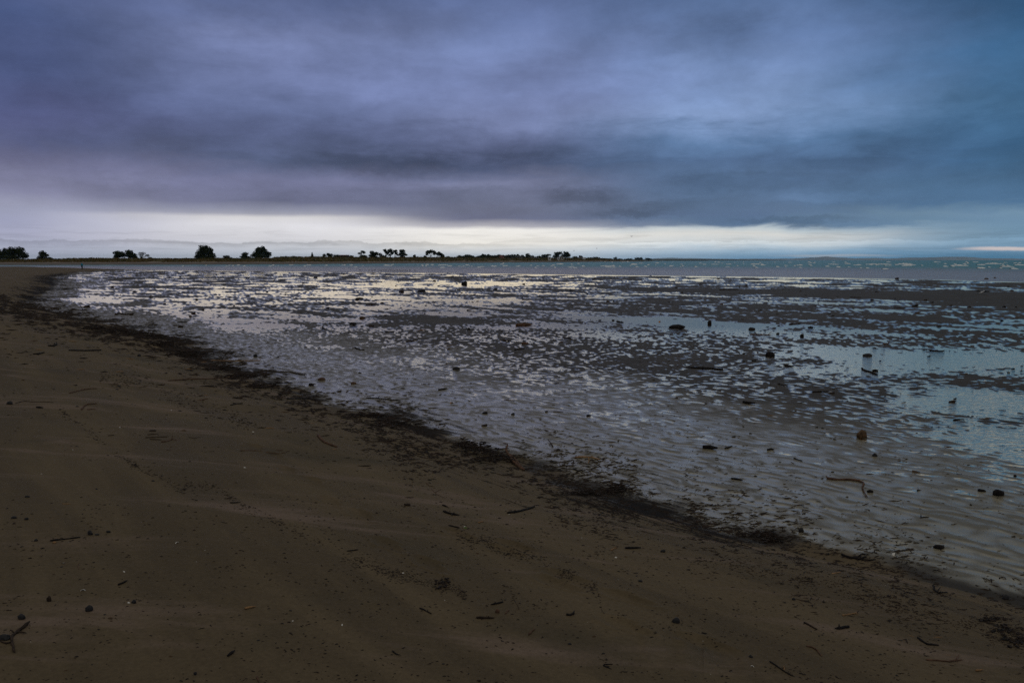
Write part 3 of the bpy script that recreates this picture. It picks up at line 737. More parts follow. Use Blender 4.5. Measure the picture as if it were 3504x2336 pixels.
LB = [ # name, label, blobs, trunk px, kwargs
 ('tree', 'wide dark wind-sheared tree at the left end of the far shore', [(10, 872, 30, 20), (35, 862, 22, 18), (60, 862, 26, 19), (82, 874, 17, 14), (45, 880, 46, 10)], (45,), {}),
 ('tree', 'small leaning tree just right of the wide left-end tree', [(148, 866, 14, 8), (152, 874, 18, 8), (140, 882, 16, 6), (165, 884, 14, 4)], (148,), {}),
 ('tree', 'left one of two joined dark trees between open ground and the bare tree', [(402, 866, 13, 10), (412, 872, 22, 12), (398, 880, 12, 8)], (410,), {}),
 ('tree', 'right one of two joined dark trees touching the bare tree', [(441, 864, 14, 9), (447, 874, 22, 11), (458, 880, 12, 7)], (446,), {}),
 ('bare_tree', 'thin see-through tree with open branches beside the joined pair', [(480, 869, 9, 7), (492, 867, 9, 5), (503, 875, 8, 5), (484, 877, 8, 6)], (489,), dict(dens=.55, cores=0, twig=7)),
 ('shrub', 'low round shrub at the foot of the see-through tree', [(514, 884, 8, 4)], (514,), dict(cat='shrub')),
 ('tree', 'tall broad round-topped tree, largest on the far shore', [(695, 852, 17, 14), (708, 860, 20, 18), (685, 868, 19, 16), (722, 862, 9, 14), (725, 877, 15, 12), (678, 880, 14, 9), (703, 880, 22, 10)], (704,), dict(dens=1.1)),
 ('shrub', 'rounded shrub right of the tallest tree', [(776, 880, 14, 6), (784, 884, 12, 4)], (777,), dict(cat='shrub')),
 ('tree', 'small bushy tree leaning on the spiky-topped tree', [(839, 871, 12, 8), (836, 880, 14, 7), (850, 882, 12, 6)], (840,), {}),
 ('cypress_tree', 'dense dark cypress with a spiky feathered top', [(888, 858, 15, 12), (898, 852, 9, 11), (905, 862, 14, 12), (878, 868, 16, 12), (914, 874, 14, 11), (893, 877, 32, 10), (920, 866, 9, 3)], (895,), dict(dens=1.3)),
 ('shrub', 'low wide mound of scrub right of the spiky cypress', [(950, 883, 16, 4), (975, 881, 18, 4.5), (1004, 880, 11, 4.5)], (960,), dict(cat='shrub', mat='scrub')),
 ('tree', 'very small round tree left of the red roof', [(1110, 874, 7, 4.5)], (1110,), {}),
 ('tree', 'small two-humped tree left of the red roof', [(1123, 871, 7, 5), (1130, 875, 9, 7)], (1127,), {}),
 ('shrub', 'domed bush standing against the red roof', [(1150, 876, 12, 6), (1162, 879, 9, 5)], (1154,), dict(cat='shrub')),
 ('shrub', 'bush behind the right end of the red roof', [(1200, 878, 10, 4)], (1200,), dict(cat='shrub', back=1.24)),
 ('umbrella_pine', 'small flat-topped pine on one bent stem above a bush', [(1240, 861, 8, 3.2), (1231, 867, 7, 3), (1246, 865, 5, 3)], (1238,), dict(dens=1.2)),
 ('shrub', 'broad domed bush under the small flat-topped pine', [(1243, 878, 17, 6)], (1243,), dict(cat='shrub', back=1.16)),
 ('tree', 'dense dark tree between the small pine and the tall gums', [(1274, 866, 10, 8), (1284, 870, 10, 8), (1272, 876, 12, 9), (1290, 866, 5, 3), (1284, 881, 14, 6)], (1278,), {}),
 ('tree', 'little tree crowded against the left gum tree', [(1301, 871, 8, 5), (1312, 878, 12, 5)], (1301,), {}),
 ('gum_tree', 'leftmost of four tall gum trees with bare stem and loose head', [(1317, 857, 6, 4.5), (1322, 863, 5, 5), (1325, 869, 3, 3)], (1323,), dict(dens=1.5, cores=.6)),
 ('gum_tree', 'second tall gum tree with widest head and forked stems', [(1335, 857, 9, 6), (1330, 864, 5, 5), (1340, 866, 6, 6), (1332, 873, 3, 2.5)], (1339,), dict(dens=1.5, cores=.6)),
 ('gum_tree', 'third tall gum tree, narrow, before the gap in the row', [(1353, 860, 8, 5.5), (1356, 867, 5, 4), (1360, 872, 3, 2.5)], (1353,), dict(dens=1.5, cores=.6)),
 ('gum_tree', 'rightmost of the tall gum trees, leafy down to the dune', [(1377, 859, 10, 7), (1376, 868, 11, 8), (1388, 872, 6, 3.5), (1368, 873, 5, 3), (1377, 878, 7, 6)], (1377,), dict(dens=1.3, cores=.65)),
 ('conifer', 'thin pointed sapling above the scrub in the open stretch', [(1420, 876, 2.2, 4), (1415, 876, 1.4, 2)], (1419,), dict(dens=1.2, cores=.5)),
 ('shrub', 'low scrub bush under the thin pointed sapling', [(1420, 881, 12, 4)], (1420,), dict(cat='shrub', mat='scrub', back=1.15)),
 ('shrub', 'rounded bush left of the twin umbrella pines', [(1455, 880, 8, 5.5)], (1455,), dict(cat='shrub', back=1.15)),
 ('umbrella_pine', 'left and larger umbrella pine with many stems', [(1466, 864, 10, 7), (1477, 861, 12, 6), (1487, 867, 8, 6), (1461, 871, 5, 3)], (1476,), dict(dens=1.3)),
 ('umbrella_pine', 'right umbrella pine sloping down to the dune', [(1500, 868, 9, 6.5), (1509, 872, 9, 6), (1515, 877, 6, 5)], (1497,), dict(dens=1.3)),
 ('shrub', 'low bush in the gap right of the umbrella pines', [(1532, 881, 10, 4)], (1532,), dict(cat='shrub', mat='scrub', back=1.15)),
 ('tree', 'dark tree at the left foot of the wooded rise', [(1575, 879, 13, 5), (1600, 877, 14, 6)], (1595,), {}),
 ('tree', 'dark tree right behind the pink gabled house', [(1737, 878, 9, 6), (1744, 881, 6, 4)], (1738,), dict(back=1.13)),
 ('tree', 'feathery dark tree between the grey house and the long low house', [(1806, 874, 10, 6), (1817, 878, 10, 5), (1801, 881, 8, 5)], (1808,), {}),
 ('tree', 'low dark tree right of the long low house', [(1846, 879, 9, 5)], (1846,), {}),
 ('tree', 'spreading dark tree above the white flat-roofed shed', [(1860, 875, 9, 5), (1874, 873, 14, 4.5), (1864, 881, 14, 4)], (1868,), {}),
 ('tree', 'left half of the high dark crown behind the cream house', [(1905, 870, 12, 7), (1917, 866, 10, 6), (1902, 878, 14, 6)], (1910,), dict(back=1.22)),
 ('tree', 'right half of the high dark crown behind the cream house', [(1936, 867, 11, 7), (1943, 875, 11, 8), (1930, 876, 12, 7)], (1936,), dict(back=1.22)),
 ('shrub', 'low bush between the high crown and the angular house', [(1969, 881, 11, 4)], (1969,), dict(cat='shrub')),
 ('tree', 'low line of trees behind the point, nearest the angular house', [(2018, 884, 12, 3), (2040, 883, 14, 3.5)], (2030,), dict(back=1.5)),
 ('tree', 'rounded tree standing alone beyond the sandy point', [(2106, 884, 6, 4), (2118, 887, 12, 2)], (2106,), dict(Yabs=2600)),
 ('tree', 'low tree clump beyond the sandy point, middle one', [(2155, 887, 10, 2.5), (2145, 888, 10, 2)], (2153,), dict(Yabs=2600)),
 ('tree', 'high-domed tree clump beyond the sandy point', [(2180, 885, 9, 4), (2193, 885, 8, 4)], (2186,), dict(Yabs=2600)),
 ('tree', 'last rounded tree clump before the long blue coast', [(2214, 886, 7, 3.5), (2224, 887, 8, 2.5)], (2216,), dict(Yabs=2600)),
]
for nm, lb, bl, tr, kw in LB:
    tree(nm, lb, bl, trunk=tr, **kw)

# Norfolk-style layered pine
Yd = float(far_Y(1072)) * 1.2; k = Yd / F
root = empty('norfolk_pine', ((1072 - 1752) * k, Yd, base_z(1072, Yd)), 'narrow pointed pine with tiered branches standing alone on the dune', 'tree')
topz = at_depth(1072, 862, Yd)[2] - root.location.z
mb = MB(); mb.tube([(0, 0, -.4), (0, 0, topz * .5), (0, 0, topz)], [.25, .16, .04], 6); mb.build('trunk', M['bark'], root)
mb = MB(); rg = random.Random(5)
for i in range(9):
    z = topz * (.18 + .8 * i / 9); w = 6.2 * k * (1 - i / 9.3)
    for j in range(9):
        a = j * .7 + i; mb.tube([(0, 0, z), (math.cos(a) * w * .6, math.sin(a) * w * .6, z + .06), (math.cos(a) * w, math.sin(a) * w, z + .02 * w)], [.22, .2, .06], 4, .3, rg)
    leaves(mb, (0, 0, z), (w, w, .22), 40, .16, rg)
mb.build('crown', M['leaf'], root, smooth=False)

# continuous dune scrub: nobody could count it
def scrub_mass(name, label, spans, mat, backf, size, n, seed, Yabs=None):
    rg = np.random.RandomState(seed); V = []
    xs = np.array([s_[0] for s_ in spans]); tops = np.array([s_[1] for s_ in spans]); bots = np.array([s_[2] for s_ in spans])
    px = rg.uniform(xs[0], xs[-1], n)
    Yd = (far_Y(px) * backf if Yabs is None else np.full(n, Yabs)) * rg.uniform(.97, 1.03, n)
    k = Yd / F
    tp = np.interp(px, xs, tops); bt = np.interp(px, xs, bots)
    lump = (fbm(px / 7, px * 0, seed, 3) * .5 + .5) * .8 + .2
    top = bt - (bt - tp) * lump
    py = top + (bt - top) * rg.uniform(0, 1, n) ** 1.3
    x = (px - 1752) * k; z = CAMZ + (890 - py) * k
    s_ = size * k * rg.uniform(.6, 1.5, n)
    c_ = np.stack([x, Yd, z], -1)
    a = rg.normal(size=(n, 3)); a /= np.linalg.norm(a, axis=1)[:, None]
    b_ = np.cross(a, rg.normal(size=(n, 3))); b_ /= np.linalg.norm(b_, axis=1)[:, None] + 1e-9
    V = np.stack([c_ - a * s_[:, None], c_ + a * s_[:, None], c_ + b_ * s_[:, None]], 1).reshape(-1, 3)
    o = mesh_np(name, V, np.arange(len(V)).reshape(-1, 3), mat, smooth=False)
    return tag(o, label, name.replace('_', ' '), kind='stuff')
scrub_mass('dune_scrub', 'dark green scrub running along the top of the dunes', 
           [(-1200, 880, 893), (-200, 880, 893), (60, 884, 892), (180, 884, 891), (215, 883, 891), (330, 883, 891), (380, 885, 891), (520, 885, 891), (600, 882, 890), (660, 882, 890), (760, 883, 890), (930, 880, 889), (960, 878, 888), (1010, 876, 887),
            (1060, 879, 887), (1140, 880, 886), (1230, 880, 887), (1330, 881, 888), (1430, 880, 886), (1530, 880, 886), (1600, 880, 886), (1700, 881, 886), (1800, 881.5, 886), (1960, 882, 886), (2060, 883, 886.5), (2090, 886.5, 888)],
           M['scrub'], 1.13, 1.7, 26000, 401)
scrub_mass('forest', 'blue-black pine plantation behind the houses, seen as one mass', [(1560, 882, 886), (1590, 872, 885), (1625, 870, 885), (1655, 867, 885), (1700, 867.5, 885), (1731, 869, 885), (1737, 873, 885), (1744, 867, 885), (1790, 868.5, 885), (1796, 880, 885)],
           M['leaf'], 1, 1.6, 15000, 402, Yabs=1900)
scrub_mass('hedge_trees', 'low black shelter belt left of the pink gabled house', [(1640, 880, 884), (1652, 873, 884), (1704, 871.5, 884), (1708, 878, 884)], M['leaf'], 1.15, 1.5, 3000, 403)

# far coast and mountains
def ridge(name, label, pts, Yd, depth, mat, rough=1.0, seed=1, lowest=-2):
    xs = np.linspace(pts[0][0], pts[-1][0], 260)
    top = np.interp(xs, [p[0] for p in pts], [p[1] for p in pts]) + rough * fbm(xs / 30, xs * 0, seed, 5)
    k = Yd / F; rows = []
    for f_, h_ in ((-0.02, 0), (.25, .45), (.5, .85), (.62, 1.0), (1.0, .5)):
        yy = Yd + depth * f_
        zt = np.maximum(CAMZ + (890 - top) * k, lowest + .1) 
        zz_ = lowest + (zt - lowest) * h_ * (1 + (0.12 * fbm(xs / 16, xs * 0 + f_ * 9, seed + 7, 3) if h_ < 1 else 0))
        rows.append(np.stack([(xs - 1752) * k * yy / Yd, np.full_like(xs, yy), zz_], -1))
    V = np.concatenate(rows); o = mesh_np(name, V, polar_faces(5, len(xs))[:, ::-1].copy(), mat)
    return tag(o, label, kind='structure')
ridge('coast', 'long low wooded coast fading blue beyond the point', [(1990, 889.5), (2050, 887.5), (2240, 887), (2300, 886.3), (2420, 887.2), (2500, 888.2), (2600, 889), (2680, 890.2)], 5200, 500, M['hill'], .5, 11)
ridge('coast', 'flat land beyond the point under the lone trees', [(1960, 889), (2100, 888.6), (2200, 888.8), (2300, 889.2), (2420, 890.5)], 2700, 400, M['hill'], .2, 17)
M['rock'] = simple('hazed_mountain_rock', (0.32, 0.40, 0.48), (0.42, 0.50, 0.57), 0.95, 0.001, 0.2, 2)  # pale blue of distant haze put into the rock colour
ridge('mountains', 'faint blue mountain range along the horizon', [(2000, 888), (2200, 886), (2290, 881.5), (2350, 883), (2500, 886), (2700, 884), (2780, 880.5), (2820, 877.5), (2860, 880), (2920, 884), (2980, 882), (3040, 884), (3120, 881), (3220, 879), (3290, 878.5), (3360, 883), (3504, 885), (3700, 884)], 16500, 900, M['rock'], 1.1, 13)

# ------------------------------------------------------------------ houses
def prism_roof(mb, w, d, z0, h, over=.3):
    V = [(-w - over, -d - over, z0), (w + over, -d - over, z0), (w + over, d + over, z0), (-w - over, d + over, z0), (-w - over, 0, z0 + h), (w + over, 0, z0 + h)]
    mb.add(V, [(0, 1, 5, 4), (2, 3, 4, 5), (1, 2, 5), (3, 0, 4), (3, 2, 1, 0)])
def gable_front(mb, w, d, z0, h, over=.3):
    V = [(-w - over, -d - over, z0), (w + over, -d - over, z0), (w + over, d + over, z0), (-w - over, d + over, z0), (0, -d - over, z0 + h), (0, d + over, z0 + h)]
    mb.add(V, [(0, 4, 5, 3), (1, 2, 5, 4), (0, 1, 4), (2, 3, 5), (3, 2, 1, 0)])
def plain(name, c_, r=.8): return simple(name, tuple(v * .85 for v in c_), c_, r, 1.2, .1, .02, .15)
M['glass'] = plain('window_glass', (0.05, 0.06, 0.07), .2); M['pane_light'] = plain('pale_blind', (.55, .55, .56))
def house(label, px0, px1, ytop, yeave, wallc, roofc, gable=False, chimney=False, nwin=3, flat=False, back=1.11, glass='glass', name='house', cat='house'):
    cx = (px0 + px1) / 2; Yd = float(far_Y(cx)) * back; k = Yd / F
    bz = base_z(cx, Yd)
    root = empty(name, ((cx - 1752) * k, Yd, bz), label, cat)
    w = (px1 - px0) / 2 * k; d = max(2.5, w * .5)
    ze = at_depth(cx, yeave, Yd)[2] - bz; zt = at_depth(cx, ytop, Yd)[2] - bz
    ze = max(ze, 1.8); zt = max(zt, ze + .3)
    mb = MB(); mb.box((0, 0, ze / 2 - .5), (w, d, ze / 2 + .5)); mb.build('wall', wallc, root, False)
    mb = MB()
    if flat: mb.box((0, 0, (ze + zt) / 2 + .003), (w + .3, d + .3, (zt - ze) / 2))
    elif gable: gable_front(mb, w, d, ze + .003, zt - ze)
    else: prism_roof(mb, w, d, ze + .003, zt - ze)
    mb.build('roof', roofc, root, False)
    if chimney:
        mb = MB(); mb.box((-w * .8, 0, zt - .2), (.35, .35, .9)); mb.build('chimney', wallc, root, False)
    for i in range(nwin):
        x = -w + 2 * w * (i + .5) / nwin
        mb = MB(); ww = min(.8, w / nwin * .6)
        mb.box((x, -d - .02, ze * .62), (ww, .05, ze * .2)); mb.build('window', M[glass], root, False)
    return root
Wgrey = plain('grey_weatherboard', (.20, .20, .21)); Wpink = plain('pink_render', (.42, .20, .16)); Wcream = plain('cream_render', (.50, .45, .38)); Wwhite = plain('white_paint', (.75, .76, .78)); Wdark = plain('dark_weatherboard', (.08, .08, .085))
Rred = plain('red_roof', (.26, .055, .040)); Rpink = plain('faded_pink_roof', (.38, .16, .13)); Rgrey = plain('grey_roof', (.10, .11, .12)); Rdark = plain('dark_roof', (.035, .037, .042))
house('low house with a dull red roof half sunk behind the dune scrub', 1166, 1196, 879.5, 882.5, Wdark, Rred, back=1.16)
house('faded pink house with steep gable roof before the plantation', 1707, 1725, 873, 878.5, Wpink, Rpink, gable=True, nwin=2)
house('grey two-storey house with a chimney on its left side', 1768, 1787, 875, 878, Wgrey, Rgrey, chimney=True, nwin=4)
house('low shed with pale roof left of the grey house', 1747, 1761, 880, 881.3, Wdark, Wgrey, flat=True, nwin=2, name='shed', cat='shed')
house('long low dark house with pale windows', 1815, 1837, 878, 880.5, Wdark, Rdark, nwin=4, glass='pane_light')
house('small white flat-roofed shed under a spreading tree', 1875, 1884, 878.5, 879.8, Wwhite, Wwhite, flat=True, nwin=1, back=1.08, name='shed', cat='shed')
house('cream gabled house in front of the high dark crown', 1914, 1927, 874.5, 878.5, Wcream, Rgrey, gable=True, nwin=2, back=1.08)
house('low white annex left of the cream gabled house', 1906, 1912.5, 880.0, 880.8, Wwhite, Wwhite, flat=True, nwin=1, back=1.08, name='annex', cat='house')
# angular modern house near the point: upper storey with a raking roof, low pale wing
cx, Yd = 1988, float(far_Y(1988)) * 1.1; k = Yd / F; bz = base_z(cx, Yd)
root = empty('house', ((cx - 1752) * k, Yd, bz), 'angular dark house with raking roof and pale lower wing near the point', 'house')
zt = at_depth(cx, 873.5, Yd)[2] - bz; zm = at_depth(cx, 879.5, Yd)[2] - bz
mb = MB(); mb.box((-2.2 * k, 0, zm / 2 - .5), (6.2 * k, 3, zm / 2 + .5)); mb.build('wall', Wgrey, root, False)
mb = MB(); w0, w1 = -8.2 * k, 5.5 * k
mb.add([(w0, -3.2, zm), (w1, -3.2, zm), (w1, 3.2, zm), (w0, 3.2, zm), (w0 + .4, -3.2, zt), (w1 - 1.5, -3.2, zt - 1.0), (w1 - 1.5, 3.2, zt - 1.0), (w0 + .4, 3.2, zt)], [(3, 2, 1, 0), (4, 5, 6, 7), (0, 1, 5, 4), (1, 2, 6, 5), (2, 3, 7, 6), (3, 0, 4, 7)])
mb.build('roof', Rdark, root, False)
mb = MB(); mb.box((9 * k, 0, zm * .4 - .5), (5 * k, 2.6, zm * .4 + .5)); mb.build('wing', Wwhite, root, False)
for i in range(3):
    mb = MB(); mb.box((-6 * k + i * 3.5 * k, -3.03, zm * .6), (1.1 * k, .05, zm * .2)); mb.build('window', M['pane_light'], root, False)

# ------------------------------------------------------------------ foam
foam = [(1205, 907, 12), (1325, 908.5, 22), (1345, 906, 9), (1430, 906.5, 9), (1447, 906, 10), (1463, 906, 11), (1480, 905.5, 11), (1518, 908, 36), (1600, 907, 14), (1540, 911, 16), (1572, 911, 10),
        (1690, 911, 20), (1718, 904.5, 12), (1728, 911, 16), (1915, 904.5, 26), (1955, 904.5, 6), (2168, 905, 22), (2078, 911, 52), (2080, 914.5, 24), (2098, 915.5, 14), (1000, 907, 16), (1060, 908, 18), (1120, 909, 12), (930, 911, 10), (840, 911, 8), (1220, 914, 12),
        (1995, 912, 12), (2120, 912, 8), (2330, 905, 9), (2443, 905, 26), (2580, 904.5, 32), (2605, 908, 14), (2685, 909.5, 12), (2715, 910, 9), (2783, 898.5, 7), (2765, 905, 8), (2845, 905, 38), (2826, 912, 14), (2862, 915, 10), (2930, 908, 32), (3000, 904.5, 90),
        (3035, 909, 20), (3090, 904, 52), (3095, 909.5, 36), (3112, 907, 30), (3034, 897, 16), (3200, 897, 24), (3300, 897, 9), (3330, 897, 20), (3395, 903, 66), (3275, 909, 60), (3350, 906.5, 30), (3440, 913, 40), (3230, 912.5, 18), (3480, 907, 34), (3462, 920, 22), (3025, 921, 22), (3350, 917, 26)]
rg = random.Random(21)
for _ in range(110):
    x = rg.uniform(1500, 3560); foam.append((x, rg.choice([896.5, 898, 900, 902, 905, 907, 910, 913, 916]) + rg.uniform(-.8, .8) + max(0, (x - 2600) / 300.), rg.uniform(4, 15)))
for _ in range(30):
    foam.append((rg.uniform(620, 1900), rg.uniform(907.5, 912), rg.uniform(3, 9)))
mb = MB()
for px, py, w in foam:
    Yf = F * CAMZ / (py - 890.0); k = Yf / F; n = max(5, int(w / 2.5)); wm = w * k; H = min(1.5, (rg.uniform(1.2, 3.2) + min(1.2, w / 40)) * k)
    x0 = (px - 1752) * k; V = []; Fc = []
    off_ = 0
    for i in range(n + 1):
        f_ = i / n; env = math.sin(math.pi * min(1, max(0, f_ * .96 + .02))) ** .6
        off_ += rg.uniform(-.2, .2) * wm * .04
        h_ = H * env * rg.uniform(.25, 1.0); x = x0 + (f_ - .5) * wm
        V += [(x, Yf - 1.0 - h_ * 2.2 + off_, -.05), (x, Yf - .2 - h_ * .8 + off_, .10 + h_ * .75), (x, Yf + off_ + .3, .10 + h_), (x, Yf + 1.2 + off_, -.05)]
    for i in range(n):
        for j in range(3): a = i * 4 + j; Fc.append((a, a + 4, a + 5, a + 1))
    mb.add(V, Fc)
o = mb.build('sea_foam', M['foam']); tag(o, 'white breaking crests and foam streaks on the choppy sea', 'sea foam', kind='stuff')

# ------------------------------------------------------------------ person walking on the far spit
M['jacket'] = plain('turquoise_jacket', (.02, .28, .42)); M['trousers'] = plain('black_trousers', (.015, .015, .02)); M['skin'] = plain('skin', (.45, .28, .2), .6); M['hair'] = plain('dark_hair', (.03, .022, .018))
def skinned(name, verts, edges, radii, mat, parent, sub=1, root=0):
    me = bpy.data.meshes.new(name); me.from_pydata(verts, edges, []); o = bpy.data.objects.new(name, me); COL.objects.link(o); o.parent = parent
    md = o.modifiers.new('skin', 'SKIN'); md.use_smooth_shade = True
    for i, r in enumerate(radii):
        me.skin_vertices[0].data[i].radius = (r, r) if not isinstance(r, tuple) else r
    me.skin_vertices[0].data[root].use_root = True
    s_ = o.modifiers.new('subd', 'SUBSURF'); s_.levels = sub; s_.render_levels = sub
    me.materials.append(mat); return o
pp = hit(281, 921.5)
root = empty('person', tuple(pp), 'person in a turquoise jacket and black trousers walking on the far spit', 'person')
# body: one continuous figure, clothes over it
bv = [(0, 0, .92), (0, -.01, 1.15), (0, -.02, 1.38), (0, -.05, 1.50), (0, -.08, 1.58), (0, -.10, 1.68),
      (.09, 0, .88), (.11, -.05, .48), (.11, .02, .08), (.11, -.12, .03), (-.09, 0, .88), (-.10, .08, .48), (-.11, .2, .09), (-.11, .08, .03),
      (.19, -.02, 1.36), (.25, .02, 1.10), (.22, -.12, .90), (-.19, -.02, 1.36), (-.25, .03, 1.10), (-.22, -.10, .90)]
be = [(0, 1), (1, 2), (2, 3), (3, 4), (4, 5), (0, 6), (6, 7), (7, 8), (8, 9), (0, 10), (10, 11), (11, 12), (12, 13), (2, 14), (14, 15), (15, 16), (2, 17), (17, 18), (18, 19)]
br = [.13, .12, .13, .055, .08, .095, .09, .06, .04, .03, .09, .06, .04, .03, .055, .045, .035, .055, .045, .035]
me = bpy.data.meshes.new('body')
skinned('body', bv, be, br, M['skin'], root)
skinned('jacket', [(0, 0, .84), (0, -.01, 1.12), (0, -.02, 1.38), (0, -.04, 1.50), (.2, -.02, 1.37), (.265, .02, 1.10), (.235, -.11, .93), (-.2, -.02, 1.37), (-.265, .03, 1.10), (-.235, -.09, .93), (0, -.05, 1.58), (0, -.085, 1.69)],
        [(0, 1), (1, 2), (2, 3), (2, 4), (4, 5), (5, 6), (2, 7), (7, 8), (8, 9), (3, 10), (10, 11)], [(.2, .16), (.19, .15), (.18, .13), .09, .085, .075, .06, .085, .075, .06, .11, .12], M['jacket'], root)
skinned('trousers', [(0, 0, .90), (.10, 0, .84), (.115, -.05, .48), (.115, .02, .11), (-.10, 0, .84), (-.105, .08, .48), (-.115, .2, .12)], [(0, 1), (1, 2), (2, 3), (0, 4), (4, 5), (5, 6)], [.14, .12, .085, .07, .12, .085, .07], M['trousers'], root)
for s_, y_ in ((.115, 0), (-.115, .16)):
    skinned('boot', [(s_, y_ + .05, .06), (s_, y_ - .06, .05), (s_, y_ - .17, .035)], [(0, 1), (1, 2)], [.055, .05, .04], M['trousers'], root)

# ------------------------------------------------------------------ gulls
M['gull_white'] = plain('white_feathers', (.72, .72, .72)); M['gull_dark'] = plain('dark_wing_feathers', (.05, .05, .055)); M['beak'] = plain('orange_beak', (.5, .18, .05))
def ellip(mb, c, r, tilt=0, n=6, k=8):
    V = []; Fc = []
    for i in range(n + 1):
        ph = math.pi * i / n
        for j in range(k):
            th = 2 * math.pi * j / k
            x = r[0] * math.cos(ph); y = r[1] * math.sin(ph) * math.cos(th); z = r[2] * math.sin(ph) * math.sin(th)
            V.append((c[0] + x * math.cos(tilt) - z * math.sin(tilt), c[1] + y, c[2] + x * math.sin(tilt) + z * math.cos(tilt)))
    for i in range(n):
        for j in range(k): Fc.append((i * k + j, i * k + (j + 1) % k, (i + 1) * k + (j + 1) % k, (i + 1) * k + j))
    mb.add(V, Fc)
def gull(loc, rz, label, group=None, flying=False, sc=1.0):
    root = empty('gull', tuple(loc), label, 'gull', group); root.rotation_euler = (0, 0, rz); root.scale = (sc,) * 3
    b0 = 0 if flying else .16
    mb = MB(); ellip(mb, (0, 0, b0 + .08), (.21, .075, .075), .12); ellip(mb, (.17, 0, b0 + .17), (.06, .045, .05)); mb.tube([(.12, 0, b0 + .1), (.165, 0, b0 + .17)], [.055, .04], 6)
    mb.add([(-.18, -.03, b0 + .06), (-.18, .03, b0 + .06), (-.34, .05, b0 + .04), (-.34, -.05, b0 + .04), (-.26, 0, b0 + .075)], [(0, 1, 2, 3), (0, 3, 4), (1, 0, 4), (2, 1, 4), (3, 2, 4)])
    mb.build('body', M['gull_white'], root)
    mb = MB(); mb.tube([(.22, 0, b0 + .165), (.285, 0, b0 + .15)], [.016, .004], 5); mb.build('beak', M['beak'], root)
    for s_ in (-1, 1):
        mb = MB()
        if flying:
            P_ = [(.08, .05, .1), (.1, .32, .22), (.02, .62, .16), (-.08, .60, .155), (-.05, .30, .2), (-.1, .05, .09)]
            V = [(x, s_ * y, z + .01) for x, y, z in P_] + [(x, s_ * y, z - .01) for x, y, z in P_]
            n = 6; Fc = [tuple(range(n)), tuple(range(2 * n - 1, n - 1, -1))] + [(i, (i + 1) % n, n + (i + 1) % n, n + i) for i in range(n)]
            mb.add(V, Fc)
        else: ellip(mb, (-.06, s_ * .062, b0 + .095), (.22, .022, .055), .04)
        mb.build('wing', M['gull_dark'], root)
        if not flying:
            mb = MB(); mb.tube([(.0, s_ * .03, b0 + .03), (.0, s_ * .03, .01), (.05, s_ * .03, .004)], [.009, .007, .012], 4); mb.build('leg', M['beak'], root)
    return root
def copy_tree(o, parent=None):
    c_ = o.copy(); COL.objects.link(c_); c_.parent = parent
    for ch in [q for q in bpy.data.objects if q.parent == o]: copy_tree(ch, c_)
    return c_
gull(hit(2457, 961), math.pi * .95, 'lone gull standing by the thin pools on the right of centre')
p = at_depth(3361, 1004, 62); gull(p, .4, 'gull flying low over the dark sand bar at far right', flying=True)
for px, py, Yg, lb in ((1964, 859, 330, 'leftmost of three tiny gulls flying above the far houses'), (2042, 851, 330, 'middle one of three tiny gulls flying above the far houses'), (2161, 810, 260, 'highest of three tiny gulls flying above the far houses')):
    gull(at_depth(px, py, Yg), rnd.uniform(-1, 1), lb, flying=True)
gx = [1232, 1263, 1274, 1283, 1296, 1304, 1312, 1321, 1330, 1337, 1344, 1351, 1359, 1366, 1374, 1380, 1386, 1393, 1403, 1420]
g0 = None
for i, x in enumerate(gx):
    p = on_plane(x, 927.5 + (i % 3) * .7 + (.6 if i > 8 else 0), .03)
    if g0 is None: g = g0 = gull(p, 2.9, 'tiny gull standing in the row along the edge of the shallows', 'gulls resting in a row at the water edge')
    else: g = copy_tree(g0)
    g.location = tuple(p); g.rotation_euler = (0, 0, rnd.choice([0.2, 2.9, 3.3]) + rnd.uniform(-.4, .4))

